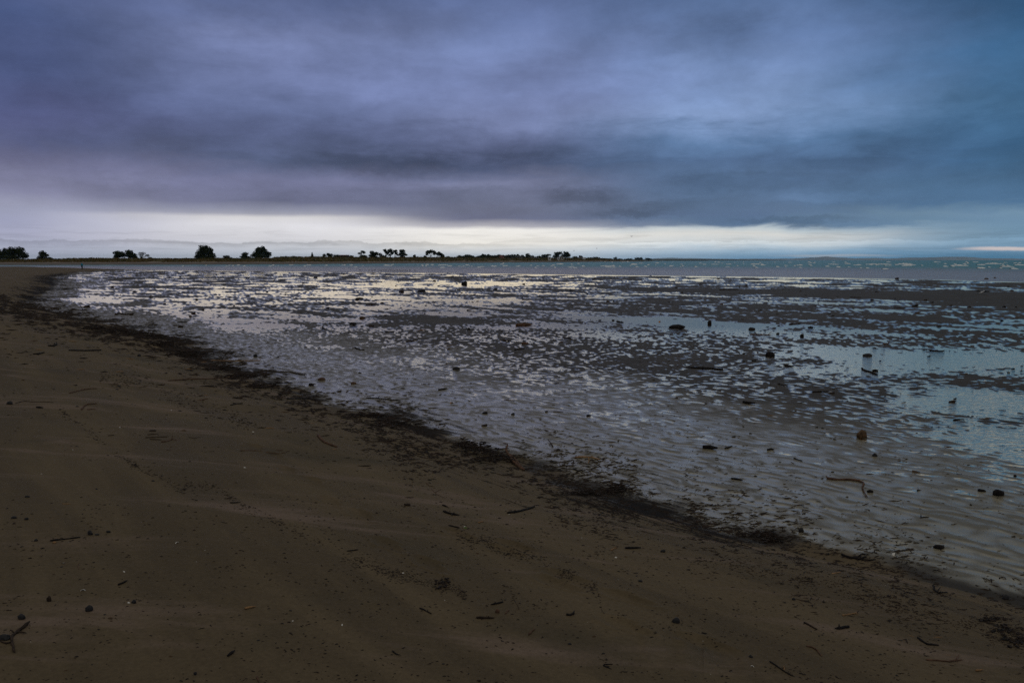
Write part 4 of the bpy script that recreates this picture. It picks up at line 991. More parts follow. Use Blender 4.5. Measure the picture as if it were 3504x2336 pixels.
# ------------------------------------------------------------------ stranded wood, stones, shells
def gpt(q, zoff=0.0, lift=0.0):
    p = hit(q[0], q[1]); k = float(np.hypot(p[0], p[1])) / F
    return Vector((p[0], p[1], p[2] + zoff + lift * k)), k
def resample(pts, rg, wob, seg):
    out = [pts[0]]
    for a, b_ in zip(pts[:-1], pts[1:]):
        L = (b_ - a).length; n = max(1, int(L / seg))
        for i in range(1, n + 1):
            p = a.lerp(b_, i / n)
            if i < n: p = p + Vector((rg.uniform(-1, 1), rg.uniform(-1, 1), rg.uniform(-.3, .5))) * wob
            out.append(p)
    return out
def stick(name, label, mat, rpx, paths, cat, group=None, taper=.6):
    """paths: first one is the main stem; the rest are side branches. points: (px, py[, lift px])"""
    rg = random.Random(hash_str(label) + int(paths[0][0][0]))
    p0, k = gpt(paths[0][0]); pm, k = gpt(paths[0][len(paths[0]) // 2])
    root = empty(name, tuple(pm), label, cat, group)
    for bi, path in enumerate(paths):
        P_ = []
        for q in path:
            w, kk = gpt(q, 0, q[2] if len(q) > 2 else 0); P_.append(w + Vector((0, 0, rpx * kk * .62)) - pm)
        r0 = rpx * k * (1.0 if bi == 0 else .55)
        P_ = resample(P_, rg, r0 * .35, max(r0 * 2.6, .012))
        n = len(P_); rads = []
        for i in range(n):
            f_ = i / max(1, n - 1)
            r = r0 * (1 - (1 - taper) * f_) * rg.uniform(.82, 1.15)
            if i == 0: r *= rg.uniform(.45, .8)
            if i == n - 1: r *= rg.uniform(.3, .7)
            rads.append(r)
        mb = MB(); mb.tube(P_, rads, 7, .10, rg)
        if rg.random() < .5 and n > 4 and bi == 0:
            j = rg.randrange(1, n - 1); d = Vector((rg.uniform(-1, 1), rg.uniform(-1, 1), rg.uniform(.2, 1))).normalized()
            mb.tube([P_[j], P_[j] + d * r0 * 2.2], [r0 * .5, r0 * .3], 5, .1, rg)
        mb.build('stem' if bi == 0 else 'branch', M[mat], root)
    return root
def lump(name, label, mat, px, py, wpx, hpx, cat='stone', group=None, dpx=None, sub=2, sharp=.22):
    """an irregular stone or block of wood about wpx wide and hpx high in the photograph"""
    import bmesh
    rg = random.Random(hash_str(label) + int(px) * 7)
    p, k = gpt((px, py))
    bm = bmesh.new(); bmesh.ops.create_icosphere(bm, subdivisions=sub, radius=1)
    w = wpx * k / 2; h = hpx * k * .62; d = (dpx or wpx * .7) * k / 2
    o1, o2 = rg.uniform(0, 50), rg.uniform(0, 50)
    for v in bm.verts:
        c_ = v.co.copy(); f_ = 1 + sharp * float(vn(c_.x * 1.7 + o1, c_.y * 1.7 + c_.z * 2.1 + o2, 5)) + sharp * .5 * float(vn(c_.x * 4 + o2, c_.y * 4 - c_.z * 3.3 + o1, 6))
        # flatten some sides
        f_ *= 1 + .12 * float(vn(c_.x * 9 + o1, c_.y * 9 + c_.z * 7, 8))
        c_ = Vector((max(-.97, min(.97, c_.x * f_)), max(-.95, min(.95, c_.y * f_)), max(-.45, c_.z * f_ * (1 + .35 * float(vn(c_.x * 1.3 + o2, o1, 3))))))
        v.co = Vector((c_.x * w, c_.y * d, (c_.z + .36) * h))
    me = bpy.data.meshes.new(name); bm.to_mesh(me); bm.free()
    me.polygons.foreach_set('use_smooth', [rg.random() < .75] * len(me.polygons)); me.materials.append(M[mat])
    o = bpy.data.objects.new(name, me); COL.objects.link(o); o.location = p; o.rotation_euler = (0, 0, rg.uniform(-.3, .3))
    return tag(o, label, cat, group)
def shell(label, px, py, wpx, mat='shell', name='shell', cat='shell', group=None):
    rg = random.Random(int(px) + 3)
    p, k = gpt((px, py)); w = wpx * k / 2; mb = MB(); V = []; Fc = []
    n, m_ = 9, 5
    for i in range(m_):
        for j in range(n):
            th = math.pi * (j / (n - 1)) * 1.15 - .25; r = i / (m_ - 1)
            rib = 1 + (.05 if j % 2 else -.03) * r
            V.append((w * r * math.cos(th) * rib, w * .8 * r * math.sin(th) * rib, w * .55 * (1 - r * r) + .002))
    for i in range(m_ - 1):
        for j in range(n - 1): a = i * n + j; Fc.append((a, a + n, a + n + 1, a + 1))
    b0 = len(V); V += [(x, y, z - .0022 - w * .04) for x, y, z in V]
    Fc += [tuple(reversed([q + b0 for q in f])) for f in Fc]
    mb.add(V, Fc); o = mb.build(name, M[mat], None, loc=p); o.rotation_euler = (rg.uniform(-.2, .5), rg.uniform(-.3, .3), rg.uniform(0, 6))
    return tag(o, label, cat, group)

A = 'left edge of the picture'
ST = [ # name, label, material, radius px, paths
 ('stick', 'broken straight rod lying far off on the silvery sand at far left', 'wood_dark', 1.3, [[(80, 1014), (140, 1016), (268, 1016)]]),
 ('driftwood_branch', 'L-shaped branch with one arm standing up on the silvery wet sand', 'wood_dark', 1.5, [[(249, 1061), (284, 1062), (301, 1063)], [(284, 1062), (279, 1062, 9), (274, 1062, 17)]]),
 ('driftwood_branch', 'sagging knobby branch alone on the silvery wet sand above the black wrack', 'wood_dark', 2.8, [[(396, 1077), (406, 1073), (430, 1078), (460, 1073)], [(406, 1074), (409, 1072, 5)]]),
 ('plank', 'long flat dark plank on sand left of the wrack line', 'wood_black', 2.8, [[(236, 1200), (290, 1201), (348, 1199)]]),
 ('driftwood_branch', 'short humped dark branch above the long flat plank', 'wood_black', 3.2, [[(164, 1183), (182, 1185), (196, 1179)], [(192, 1180), (194, 1176, 3)]]),
 ('stick', 'dark crooked stick left of and below the long flat plank', 'wood_black', 2.4, [[(114, 1213), (134, 1212), (152, 1207)]]),
 ('driftwood_branch', 'long tan pole lying in the wrack edge below the pale-topped stone', 'wood_tan', 1.8, [[(721, 1234), (800, 1236), (890, 1234)], [(888, 1234), (893, 1232, 3)]]),
 ('driftwood_branch', 'gently curved dark branch on wet sand just past the tan pole', 'wood_dark', 2.4, [[(908, 1269), (934, 1272), (990, 1273), (1020, 1280), (1050, 1283)], [(934, 1271), (936, 1270, 5)]]),
 ('driftwood_branch', 'very long brown pole along the landward side of the wrack', 'wood_brown', 2.0, [[(575, 1303), (637, 1298), (736, 1297), (846, 1296)], [(637, 1298), (655, 1293, 3)]]),
 ('driftwood_branch', 'thick black branch on the wrack right of the long brown pole', 'wood_black', 2.8, [[(866, 1315), (930, 1313), (995, 1311)]]),
 ('driftwood_branch', 'forked black branch in the wrack above the thick brown root', 'wood_black', 3.0, [[(983, 1366), (1055, 1364), (1090, 1372)], [(1050, 1364), (1080, 1356, 2), (1107, 1355, 2)]]),
 ('stick', 'slanting brown stick with broken bark in the left middle of the beach', 'wood_brown', 2.2, [[(236, 1346), (258, 1341), (279, 1334), (308, 1330), (333, 1330)]]),
 ('stick', 'thin wavy stick beside a dark stone at the ' + A, 'wood_dark', 1.4, [[(52, 1381), (72, 1375), (85, 1373), (114, 1376), (149, 1375), (184, 1377)]]),
 ('driftwood_branch', 'hooked tan branch curling to the left above the beach ridge of crumbs', 'wood_brown', 2.4, [[(279, 1403), (286, 1392), (298, 1385), (333, 1381)], [(298, 1402), (330, 1400)]]),
 ('stick', 'short thick dark stick below the thin wavy stick', 'wood_black', 3.6, [[(124, 1395), (148, 1397)]]),
 ('stick', 'flat black stick pointing up right in the middle of the upper beach', 'wood_black', 2.6, [[(789, 1388), (808, 1384), (831, 1382)]]),
 ('stick', 'upper stick of the small stack of parallel sticks', 'wood_dark', 1.8, [[(498, 1498), (540, 1496), (577, 1494)]]),
 ('stick', 'lower stick of the small stack of parallel sticks', 'wood_dark', 1.6, [[(512, 1503), (552, 1505)]]),
 ('stick', 'short stick just above the small stack of parallel sticks', 'wood_dark', 1.7, [[(505, 1488), (542, 1485)]]),
 ('driftwood_branch', 'brown forked twig raised at the right end of the small stack', 'wood_brown', 2.2, [[(552, 1513), (575, 1510), (592, 1502)], [(588, 1504), (593, 1503, 14)], [(592, 1503), (606, 1508)]]),
 ('stick', 'long thin tan stick with a bent right end on open brown sand', 'wood_brown', 1.5, [[(821, 1542), (850, 1541), (885, 1542), (925, 1549), (955, 1551), (975, 1547), (990, 1541)]]),
 ('driftwood_root', 'thick brown root with a pointed upper end beside a grey silt patch', 'wood_brown', 4.6, [[(1089, 1490), (1098, 1503), (1109, 1513), (1130, 1522), (1156, 1531)]]),
 ('twig', 'thin kinked twig right of the small stack of sticks', 'wood_dark', 1.0, [[(645, 1496), (665, 1499), (685, 1495), (697, 1494)]]),
 ('stick', 'short dark splinter up the beach right of the upper ridge', 'wood_dark', 1.8, [[(370, 1492), (392, 1490)]]),
 ('driftwood_branch', 'arched dark stick lifted at both ends among the far pools', 'wood_black', 2.0, [[(1598, 1062), (1622, 1061, 4), (1650, 1062)]]),
 ('log', 'short brown log lying in the open middle of the flats', 'wood_brown', 4.6, [[(1765, 1114), (1790, 1113), (1824, 1112)], [(1785, 1112), (1798, 1110, 5)]]),
 ('stick', 'dark bent stick at left on the flats beyond the curved branch', 'wood_black', 3.0, [[(1214, 1190), (1222, 1196), (1248, 1199)]]),
 ('stick', 'crooked dark twig between two grey ripple fields left of centre', 'wood_dark', 2.0, [[(1388, 1170), (1408, 1168), (1430, 1164)]]),
 ('stick', 'stubby brown stick above the far black branch, centre of the flats', 'wood_dark', 2.6, [[(1716, 1165), (1745, 1167)]]),
 ('stick', 'dark twisted stick nearest centre, below the brown lump on the flats', 'wood_black', 2.4, [[(1760, 1198), (1778, 1196), (1797, 1193)]]),
 ('driftwood_branch', 'branchy wood piece with a raised tip standing in a smooth pool', 'wood_dark', 2.4, [[(1930, 1158), (1949, 1157), (1958, 1163)], [(1946, 1157), (1948, 1157, 14)]]),
 ('driftwood_branch', 'dark hooked branch on the far edge of the blue pool', 'wood_black', 2.4, [[(2110, 1100), (2120, 1102), (2134, 1104)], [(2114, 1100), (2112, 1100, 5)]]),
 ('stick', 'flat straight stick among the far pools right of centre', 'wood_dark', 2.0, [[(1902, 1061), (1928, 1063)]]),
 ('stick', 'thin stick far away on the dark flats right of centre', 'wood_dark', 1.5, [[(1785, 1024), (1826, 1025)]]),
 ('driftwood_branch', 'long dark branch with a short upright knob, left of the big root', 'wood_black', 2.6, [[(1252, 1363), (1297, 1364), (1340, 1369), (1372, 1372)], [(1292, 1364), (1300, 1364, 9)]]),
 ('stick', 'small black stick with frayed end, middle of the grey rippled sand', 'wood_black', 3.2, [[(1500, 1335), (1518, 1333), (1531, 1330)]]),
 ('stick', 'thin reddish twig on pale rippled sand above centre', 'wood_brown', 1.4, [[(1724, 1368), (1745, 1368), (1760, 1371)]]),
 ('stick', 'thin dark stick on pale ripples right of two black lumps', 'wood_dark', 1.5, [[(1893, 1409), (1927, 1409)]]),
 ('driftwood_root', 'big gnarled driftwood root rising beside the largest wrack heap', 'wood_brown', 6.5, [[(1793, 1610), (1775, 1598), (1752, 1580, 2), (1738, 1562, 10), (1731, 1552, 22)], [(1787, 1603), (1762, 1578, 3), (1745, 1560, 8)], [(1733, 1556, 20), (1736, 1552, 34), (1721, 1552, 38)]]),
 ('driftwood_branch', 'forked upright twig on grey ripples right of the big root', 'wood_dark', 2.0, [[(1893, 1529), (1884, 1518, 3), (1874, 1512, 10)], [(1884, 1518, 4), (1880, 1526)]]),
 ('driftwood_branch', 'tan-brown forked branch on the pale rippled sand', 'wood_tan', 3.6, [[(1966, 1566), (2000, 1565), (2025, 1566), (2053, 1574)], [(2014, 1566), (2016, 1576), (2012, 1587)]]),
 ('stick', 'black curled stick just below the tan-brown forked branch', 'wood_black', 2.8, [[(1961, 1605), (1978, 1612), (1994, 1609)]]),
 ('stick', 'long thin brown twig on sand left of the largest wrack heap', 'wood_dark', 1.4, [[(1250, 1511), (1315, 1510), (1360, 1504), (1384, 1499)]]),
 ('driftwood_branch', 'spiny reddish branch at the far side of the blue pool', 'wood_brown', 2.0, [[(2566, 1144), (2600, 1145), (2638, 1147)], [(2590, 1145), (2584, 1145, 7)], [(2612, 1145), (2620, 1145, 7)], [(2628, 1146), (2640, 1140, 3)]]),
 ('plank', 'thin flat board on the dark flats above the blue pool', 'wood_dark', 2.2, [[(2700, 1110), (2742, 1107)]]),
 ('log', 'long black log on the flats right of centre, below the far black block', 'wood_black', 3.8, [[(2473, 1266), (2440, 1262), (2405, 1261), (2346, 1258)]]),
 ('stick', 'black stick between the long black log and the open pool', 'wood_black', 3.4, [[(2680, 1252), (2700, 1254), (2718, 1254)]]),
 ('stick', 'slender forked stick in the shining pool near the right side', 'wood_black', 2.2, [[(3180, 1200), (3210, 1202), (3232, 1202)], [(3222, 1202), (3233, 1199)]]),
 ('driftwood_branch', 'angular black branch beside a flat lump in the shining pool', 'wood_black', 3.2, [[(2948, 1262), (2958, 1268), (2973, 1272), (3005, 1284)], [(2953, 1266), (2949, 1266, 6)]]),
 ('stick', 'black stick with a knob at the left end, in the rippled middle right', 'wood_black', 2.4, [[(2661, 1314), (2675, 1318), (2697, 1322)]]),
 ('stick', 'straight black stick right of the knobbed stick, lying level', 'wood_black', 2.6, [[(2780, 1342), (2810, 1341), (2838, 1340)]]),
 ('stick', 'black stick below the smooth bright pool at right', 'wood_black', 2.6, [[(3262, 1438), (3280, 1436), (3300, 1437)]]),
 ('log', 'short stout black log with ragged right end, centre right', 'wood_black', 6.5, [[(2543, 1378), (2560, 1382), (2584, 1382)]]),
 ('log', 'fat black log on pale sand, biggest dark piece right of centre', 'wood_black', 9.5, [[(2404, 1534), (2430, 1535), (2455, 1538)]]),
 ('stick', 'pointed black chip just right of the fat black log', 'wood_black', 3.6, [[(2480, 1535), (2494, 1532), (2506, 1527)]]),
 ('stick', 'pointed black chip with a hump, second right of the fat black log', 'wood_black', 4.0, [[(2626, 1540), (2640, 1538), (2649, 1540)]]),
 ('stick', 'thin black forked chip below the brown stone stump', 'wood_black', 2.4, [[(2716, 1568), (2735, 1575), (2747, 1575)], [(2735, 1575), (2747, 1580)]]),
 ('stick', 'short stout black stick left of the long bent branch', 'wood_black', 4.4, [[(2502, 1638), (2520, 1641), (2541, 1644)]]),
 ('stick', 'brown-tipped stick on ripples right of the long bent branch', 'wood_brown', 3.4, [[(3121, 1613), (3148, 1616)]]),
 ('driftwood_branch', 'long brown branch bent down at its right end, on pale ripples', 'wood_brown', 4.8, [[(2830, 1638), (2845, 1641), (2870, 1643), (2907, 1642), (2940, 1647), (2956, 1654)], [(2956, 1654), (2951, 1668), (2955, 1684), (2968, 1704)], [(2832, 1639), (2826, 1634, 5)]]),
 ('driftwood_branch', 'triangular black branch stub on the ripples at right', 'wood_black', 3.0, [[(3148, 1775), (3160, 1771), (3180, 1769)], [(3152, 1772), (3150, 1764, 4)]]),
 ('driftwood_branch', 'ragged black branch half buried in the lower wrack line', 'wood_black', 4.6, [[(2880, 1898), (2905, 1908), (2938, 1914), (2965, 1906)], [(2925, 1912), (2950, 1900, 3), (2975, 1896)], [(2938, 1914), (2975, 1918), (2998, 1914)]]),
 ('driftwood_branch', 'black claw-shaped branch near the lower right wrack', 'wood_black', 3.6, [[(3192, 2010, 6), (3198, 2020), (3212, 2030), (3242, 2027)], [(3205, 2026), (3218, 2016, 5)]]),
 ('stick', 'short tan stick above the band of pebble-like crumbs, lower right', 'wood_tan', 2.4, [[(2847, 1964), (2862, 1961), (2877, 1958)]]),
 ('stick', 'tan stick with a dark nub at its right end, lower right', 'wood_tan', 2.4, [[(2882, 2105), (2910, 2101), (2934, 2096)], [(2930, 2098), (2934, 2103)]]),
 ('stick', 'straight dark stick sloping down to the right, left of the black club', 'wood_dark', 3.8, [[(2751, 2130), (2770, 2140), (2796, 2154)]]),
 ('driftwood_branch', 'black club-shaped piece with rounded right head', 'wood_black', 6.0, [[(2904, 2146), (2880, 2150), (2856, 2152)]]),
 ('stick', 'curved brown stick arching down right near the bottom', 'wood_brown', 2.6, [[(2758, 2210), (2780, 2214), (2795, 2224), (2813, 2246)]]),
 ('stick', 'long black stick sloping down to the bottom edge', 'wood_black', 3.2, [[(2634, 2263), (2670, 2287), (2700, 2307), (2720, 2315)]]),
 ('stick', 'thick-ended black stick tapering right, lower right corner', 'wood_black', 4.6, [[(3140, 2182), (3155, 2194), (3175, 2206), (3213, 2208)]]),
 ('driftwood_branch', 'long low branch with a thin raised twig, bottom right', 'wood_brown', 3.0, [[(3168, 2257), (3205, 2259), (3245, 2263), (3294, 2257)], [(3268, 2260), (3276, 2252, 4), (3282, 2243, 4)]]),
 ('stick', 'small tan chip in the bottom right corner', 'wood_tan', 3.2, [[(3338, 2295), (3362, 2291)]]),
 ('log', 'smooth black curved log lying alone, right of the branchy twig', 'wood_black', 5.0, [[(1737, 1757), (1765, 1754), (1784, 1750), (1810, 1742), (1829, 1734)]]),
 ('log', 'black log with a broken brown splinter, left of the smooth curved log', 'wood_black', 4.6, [[(1516, 1750), (1530, 1756), (1545, 1759), (1573, 1764)], [(1543, 1758), (1549, 1765)]]),
 ('stick', 'short black stick just above the log with a brown splinter', 'wood_black', 3.6, [[(1514, 1729), (1534, 1736)]]),
 ('twig', 'branching brown twig on open sand left of centre bottom', 'wood_brown', 1.7, [[(1459, 1652), (1468, 1662), (1486, 1665)], [(1476, 1672), (1484, 1682), (1496, 1692), (1523, 1704)], [(1488, 1686), (1500, 1680, 3), (1510, 1674)]]),
 ('stick', 'straight black stick next to a green leaf', 'wood_black', 2.8, [[(1535, 1798), (1555, 1803), (1575, 1807)]]),
 ('log', 'black log with blunt left end alone on sand, right of centre', 'wood_black', 5.6, [[(2139, 1876), (2165, 1877), (2193, 1876)]]),
 ('stick', 'tan splinter leaning left beside the blunt black log', 'wood_tan', 2.6, [[(2091, 1883), (2100, 1877), (2112, 1874)]]),
 ('driftwood_branch', 'black duck-shaped wood piece with a raised right tip', 'wood_black', 5.0, [[(1938, 2104), (1950, 2106), (1962, 2101), (1965, 2095, 4)]]),
 ('driftwood_branch', 'black pointed chip above the round brown nut', 'wood_black', 4.6, [[(1720, 2061), (1700, 2066), (1679, 2070)]]),
 ('log', 'straight black log with brown upper edge below the round brown nut', 'wood_dark', 4.8, [[(1630, 2114), (1660, 2115), (1692, 2115)]]),
 ('stick', 'black stick sloping right, left of the brown nut', 'wood_black', 3.2, [[(1436, 2080), (1455, 2089), (1478, 2101)]]),
 ('stick', 'short brown stick right of the round brown nut', 'wood_brown', 3.2, [[(1729, 2101), (1736, 2093), (1742, 2087)]]),
 ('twig', 'curly thin twig with a loop right of the round brown nut', 'wood_dark', 1.7, [[(1746, 2059), (1759, 2052), (1764, 2062), (1771, 2071), (1776, 2086)], [(1743, 2068), (1765, 2069)]]),
 ('stick', 'brown stick pointing up right below the curly twig', 'wood_brown', 3.4, [[(1809, 2172), (1820, 2160), (1831, 2151)]]),
 ('stick', 'thin black stick sloping right near the bottom centre', 'wood_black', 2.6, [[(1342, 2226), (1356, 2237), (1373, 2242)]]),
 ('stick', 'upper of two close black sticks at the bottom right of centre', 'wood_black', 2.8, [[(2066, 2273), (2098, 2272)]]),
 ('stick', 'lower of two close black sticks at the bottom right of centre', 'wood_black', 3.4, [[(2064, 2276), (2078, 2283), (2092, 2289)]]),
 ('stick', 'small black sickle-shaped stick right of the two close sticks', 'wood_black', 2.8, [[(2129, 2298), (2142, 2300), (2150, 2297)]]),
 ('stick', 'small bright tan stick right of the green leaf', 'wood_tan', 2.2, [[(1636, 1789), (1655, 1784)]]),
 ('stick', 'straight black stick at lower left with a tan lump under it', 'wood_black', 3.4, [[(171, 1851), (220, 1846), (275, 1839)]]),
 ('driftwood_branch', 'large forked branch at the lower left corner', 'wood_dark', 5.0, [[(102, 2132, 3), (74, 2151), (55, 2166), (42, 2178), (41, 2205), (52, 2234)], [(42, 2198), (22, 2203), (0, 2194)], [(50, 2168), (35, 2160, 4)], [(60, 2164), (92, 2168)]]),
 ('stick', 'black club with a thin right end, above the lower left corner', 'wood_black', 4.0, [[(405, 2001), (420, 1995), (436, 1986)]]),
 ('stick', 'short tan and black stub, the brightest wood on the lower left sand', 'wood_tan', 4.6, [[(838, 2083), (856, 2079), (876, 2076)]]),
 ('stick', 'fat black stick near the bottom edge, left of centre', 'wood_black', 6.4, [[(779, 2246), (792, 2236), (804, 2227)]]),
 ('stick', 'brown splinter cut by the bottom edge of the picture', 'wood_brown', 3.6, [[(879, 2315), (886, 2334)]]),
 ('stick', 'black stick in the swash line of crumbs, left half', 'wood_black', 2.8, [[(787, 1721), (805, 1721), (822, 1719)]]),
 ('stick', 'thin curved stick above the black stick in the swash line', 'wood_dark', 1.6, [[(768, 1706), (785, 1705), (800, 1697)]]),
 ('twig', 'tiny upright brown twig on bare sand at lower left', 'wood_brown', 1.2, [[(269, 1949), (268, 1936, 2), (271, 1928, 4)]]),
 ('stick', 'black stick at the left end of the lower heap of crumbs', 'wood_black', 3.0, [[(1188, 1886), (1205, 1884), (1226, 1881)]]),
 ('stick', 'long low log far out on the dark sand bar', 'wood_dark', 1.8, [[(2461, 992), (2528, 992)]]),
 ('stick', 'long board on the middle of the dark sand bar', 'wood_dark', 1.7, [[(2909, 1018), (2949, 1019)]]),
 ('stick', 'board on the near side of the dark sand bar', 'wood_dark', 1.9, [[(3058, 1053), (3101, 1056)]]),
]
for it in ST:
    nm = it[0]
    stick(nm, it[1], it[2], it[3], it[4], {'log': 'log', 'plank': 'plank', 'twig': 'twig', 'stick': 'stick'}.get(nm, 'driftwood'))

LU = [ # name, label, material, x, y of the foot, width, height, category
 ('stone', 'pale-topped round dark stone beside the tan pole', 'stone', 874, 1220, 14, 10, 'stone'),
 ('stone', 'small dark stone above the black wrack on silvery sand', 'stone', 302, 1104, 16, 5, 'stone'),
 ('stone', 'round dark stone on the left fringe of the wrack', 'stone', 476, 1219, 13, 8, 'stone'),
 ('stone', 'dark stone at the left end of the thin wavy stick', 'stone', 34, 1383, 17, 11, 'stone'),
 ('wood_chunk', 'brown wood chunk on wet sand right of the wrack', 'wood_brown', 1100, 1300, 27, 9, 'driftwood'),
 ('wood_chunk', 'black jagged chunk on the seaward edge of the wrack', 'wood_black', 1065, 1319, 20, 11, 'driftwood'),
 ('wood_chunk', 'dark hump-backed stump far out in the bright pools', 'wood_black', 1588, 972, 22, 12, 'driftwood'),
 ('wood_chunk', 'mossy dark lump at left of the flat piece among bright pools', 'wood_dark', 1373, 999, 21, 8, 'driftwood'),
 ('wood_chunk', 'flat dark piece right of the mossy lump among bright pools', 'wood_black', 1442, 999, 30, 7, 'driftwood'),
 ('wood_chunk', 'short dark block nearer than the mossy lump, among bright pools', 'wood_dark', 1230, 1023, 28, 6, 'driftwood'),
 ('wood_chunk', 'long flat dark slab below the short dark block', 'wood_dark', 1270, 1043, 40, 5, 'driftwood'),
 ('wood_chunk', 'small black wedge beside the long flat dark slab', 'wood_black', 1307, 1038, 15, 6, 'driftwood'),
 ('wood_chunk', 'oval black chunk on the left flats', 'wood_black', 1208, 1110, 24, 8, 'driftwood'),
 ('wood_chunk', 'dark knob right of the oval black chunk', 'wood_dark', 1271, 1117, 19, 7, 'driftwood'),
 ('wood_chunk', 'long thin dark chunk between two ripple fields left of centre', 'wood_black', 1332, 1136, 34, 5, 'driftwood'),
 ('wood_chunk', 'brown crusty lump in the middle of the flats', 'wood_brown', 1796, 1177, 26, 9, 'driftwood'),
 ('wood_chunk', 'black upright nub left of the short brown log', 'wood_black', 1604, 1129, 13, 8, 'driftwood'),
 ('wood_chunk', 'big black slab on the far pool, widest on the flats', 'wood_black', 2316, 1123, 58, 14, 'driftwood'),
 ('stone', 'smooth black oval stone in the middle of the grey ripples', 'stone', 1561, 1264, 27, 10, 'stone'),
 ('wood_chunk', 'reddish-brown lump at the left on grey ripples', 'wood_brown', 1210, 1313, 21, 9, 'driftwood'),
 ('wood_chunk', 'black square chunk on pale ripples above the big root', 'wood_black', 1659, 1415, 20, 10, 'driftwood'),
 ('stone', 'black round stone right of the black square chunk', 'stone', 1755, 1419, 14, 9, 'stone'),
 ('stone', 'small black stone on pale ripples near the thin dark stick', 'stone', 1870, 1409, 11, 6, 'stone'),
 ('wood_chunk', 'little black brick-shaped piece on pale ripples', 'wood_black', 2014, 1423, 17, 6, 'driftwood'),
 ('wood_chunk', 'dark chunk standing on the far rim of the blue pool', 'wood_black', 2428, 1108, 14, 12, 'driftwood'),
 ('stone', 'black stone in the far part of the blue pool', 'stone', 2573, 1127, 23, 9, 'stone'),
 ('stone', 'small black stone right of the spiny reddish branch', 'stone', 2661, 1143, 12, 6, 'stone'),
 ('wood_chunk', 'black wedge near the stone, right end of the blue pool', 'wood_black', 2744, 1152, 15, 10, 'driftwood'),
 ('wood_chunk', 'flat black piece behind the wedge at the blue pool', 'wood_black', 2774, 1121, 20, 5, 'driftwood'),
 ('wood_chunk', 'blocky black stump in the ripples, right of centre', 'wood_black', 2635, 1219, 33, 18, 'driftwood'),
 ('stone', 'lens-shaped black stone in the shining right pool', 'stone', 2968, 1218, 35, 10, 'stone'),
 ('wood_chunk', 'flat black lump beside the angular branch', 'wood_black', 2995, 1270, 22, 7, 'driftwood'),
 ('stone', 'rough brown stone as tall as wide, on ripples at right', 'stone_brown', 2948, 1496, 33, 27, 'stone'),
 ('stone', 'black pointed stone below the rough brown stone', 'stone', 2993, 1561, 18, 11, 'stone'),
 ('wood_chunk', 'black lump at the elbow of the long bent branch', 'wood_black', 2977, 1683, 20, 9, 'driftwood'),
 ('wood_chunk', 'smaller left one of two knobbly black lumps near the right edge', 'wood_black', 3359, 1681, 24, 10, 'driftwood'),
 ('wood_chunk', 'larger right one of two knobbly black lumps near the right edge', 'wood_black', 3417, 1694, 36, 20, 'driftwood'),
 ('stone', 'blue-black egg-shaped stone above the dark silt mound', 'stone', 2741, 1819, 18, 17, 'stone'),
 ('wood_chunk', 'ragged black chunk on ripples near the white shell', 'wood_black', 3212, 1873, 34, 12, 'driftwood'),
 ('stone', 'black stone on plain sand right of the blunt black log', 'stone', 2268, 1888, 18, 12, 'stone'),
 ('stone', 'dark stone lower than and left of the one by the blunt black log', 'stone', 2191, 1989, 16, 8, 'stone'),
 ('stone', 'angular black stone near the bottom, right of centre', 'stone', 2313, 2129, 28, 19, 'stone'),
 ('stone', 'small round stone below the band of crumbs', 'stone', 2716, 2051, 12, 9, 'stone'),
 ('stone', 'round stone above the long black stick at the bottom', 'stone', 2568, 2249, 16, 11, 'stone'),
 ('stone', 'black block-like stone near the right edge in the wrack', 'stone', 3441, 2042, 22, 14, 'stone'),
 ('nut', 'round brown nut lying between the black chip and the log', 'wood_brown', 1702, 2096, 17, 19, 'nut'),
 ('stone', 'tall black stone above the straight stick at lower left', 'stone', 309, 1828, 17, 15, 'stone'),
 ('stone', 'flat black stone just right of the tall black stone', 'stone', 332, 1830, 13, 6, 'stone'),
 ('stone', 'black stone farthest right of three by the straight stick', 'stone', 371, 1821, 13, 8, 'stone'),
 ('stone', 'black stone left of the straight stick at lower left', 'stone', 123, 1850, 12, 8, 'stone'),
 ('stone', 'dark stone near the left edge above the straight stick', 'stone', 48, 1772, 17, 8, 'stone'),
 ('stone', 'dark stone right of the one near the left edge', 'stone', 90, 1777, 13, 7, 'stone'),
 ('stone', 'small dark stone higher up the bare sand at far left', 'stone', 93, 1700, 14, 6, 'stone'),
 ('wood_chunk', 'cylindrical brown stump standing on end at lower left', 'wood_dark', 168, 2056, 15, 24, 'driftwood'),
 ('stone', 'big black stone in the lower left third of the sand', 'stone', 306, 2088, 24, 17, 'stone'),
 ('stone', 'black stone beside a white shell in the lower left', 'stone', 458, 2062, 16, 12, 'stone'),
 ('stone', 'black stone above the large forked branch', 'stone', 74, 2115, 24, 13, 'stone'),
 ('stone', 'black slab-like stone at the left edge inside the branch fork', 'stone', 16, 2186, 34, 18, 'stone'),
 ('stone', 'small stone near the bottom edge left of the fat black stick', 'stone', 668, 2305, 12, 9, 'stone'),
 ('wood_chunk', 'tan lump under the left end of the straight stick', 'wood_tan', 186, 1857, 12, 6, 'driftwood'),
 ('wood_chunk', 'dark lump above the small stack of parallel sticks', 'wood_dark', 522, 1475, 22, 6, 'driftwood'),
 ('wood_chunk', 'brown curled bark piece left of the branching twig', 'wood_dark', 1394, 1728, 24, 10, 'driftwood'),
]
for nm, lb, mt, x, y, w, h, cat in LU: lump(nm, lb, mt, x, y, w, h, cat)

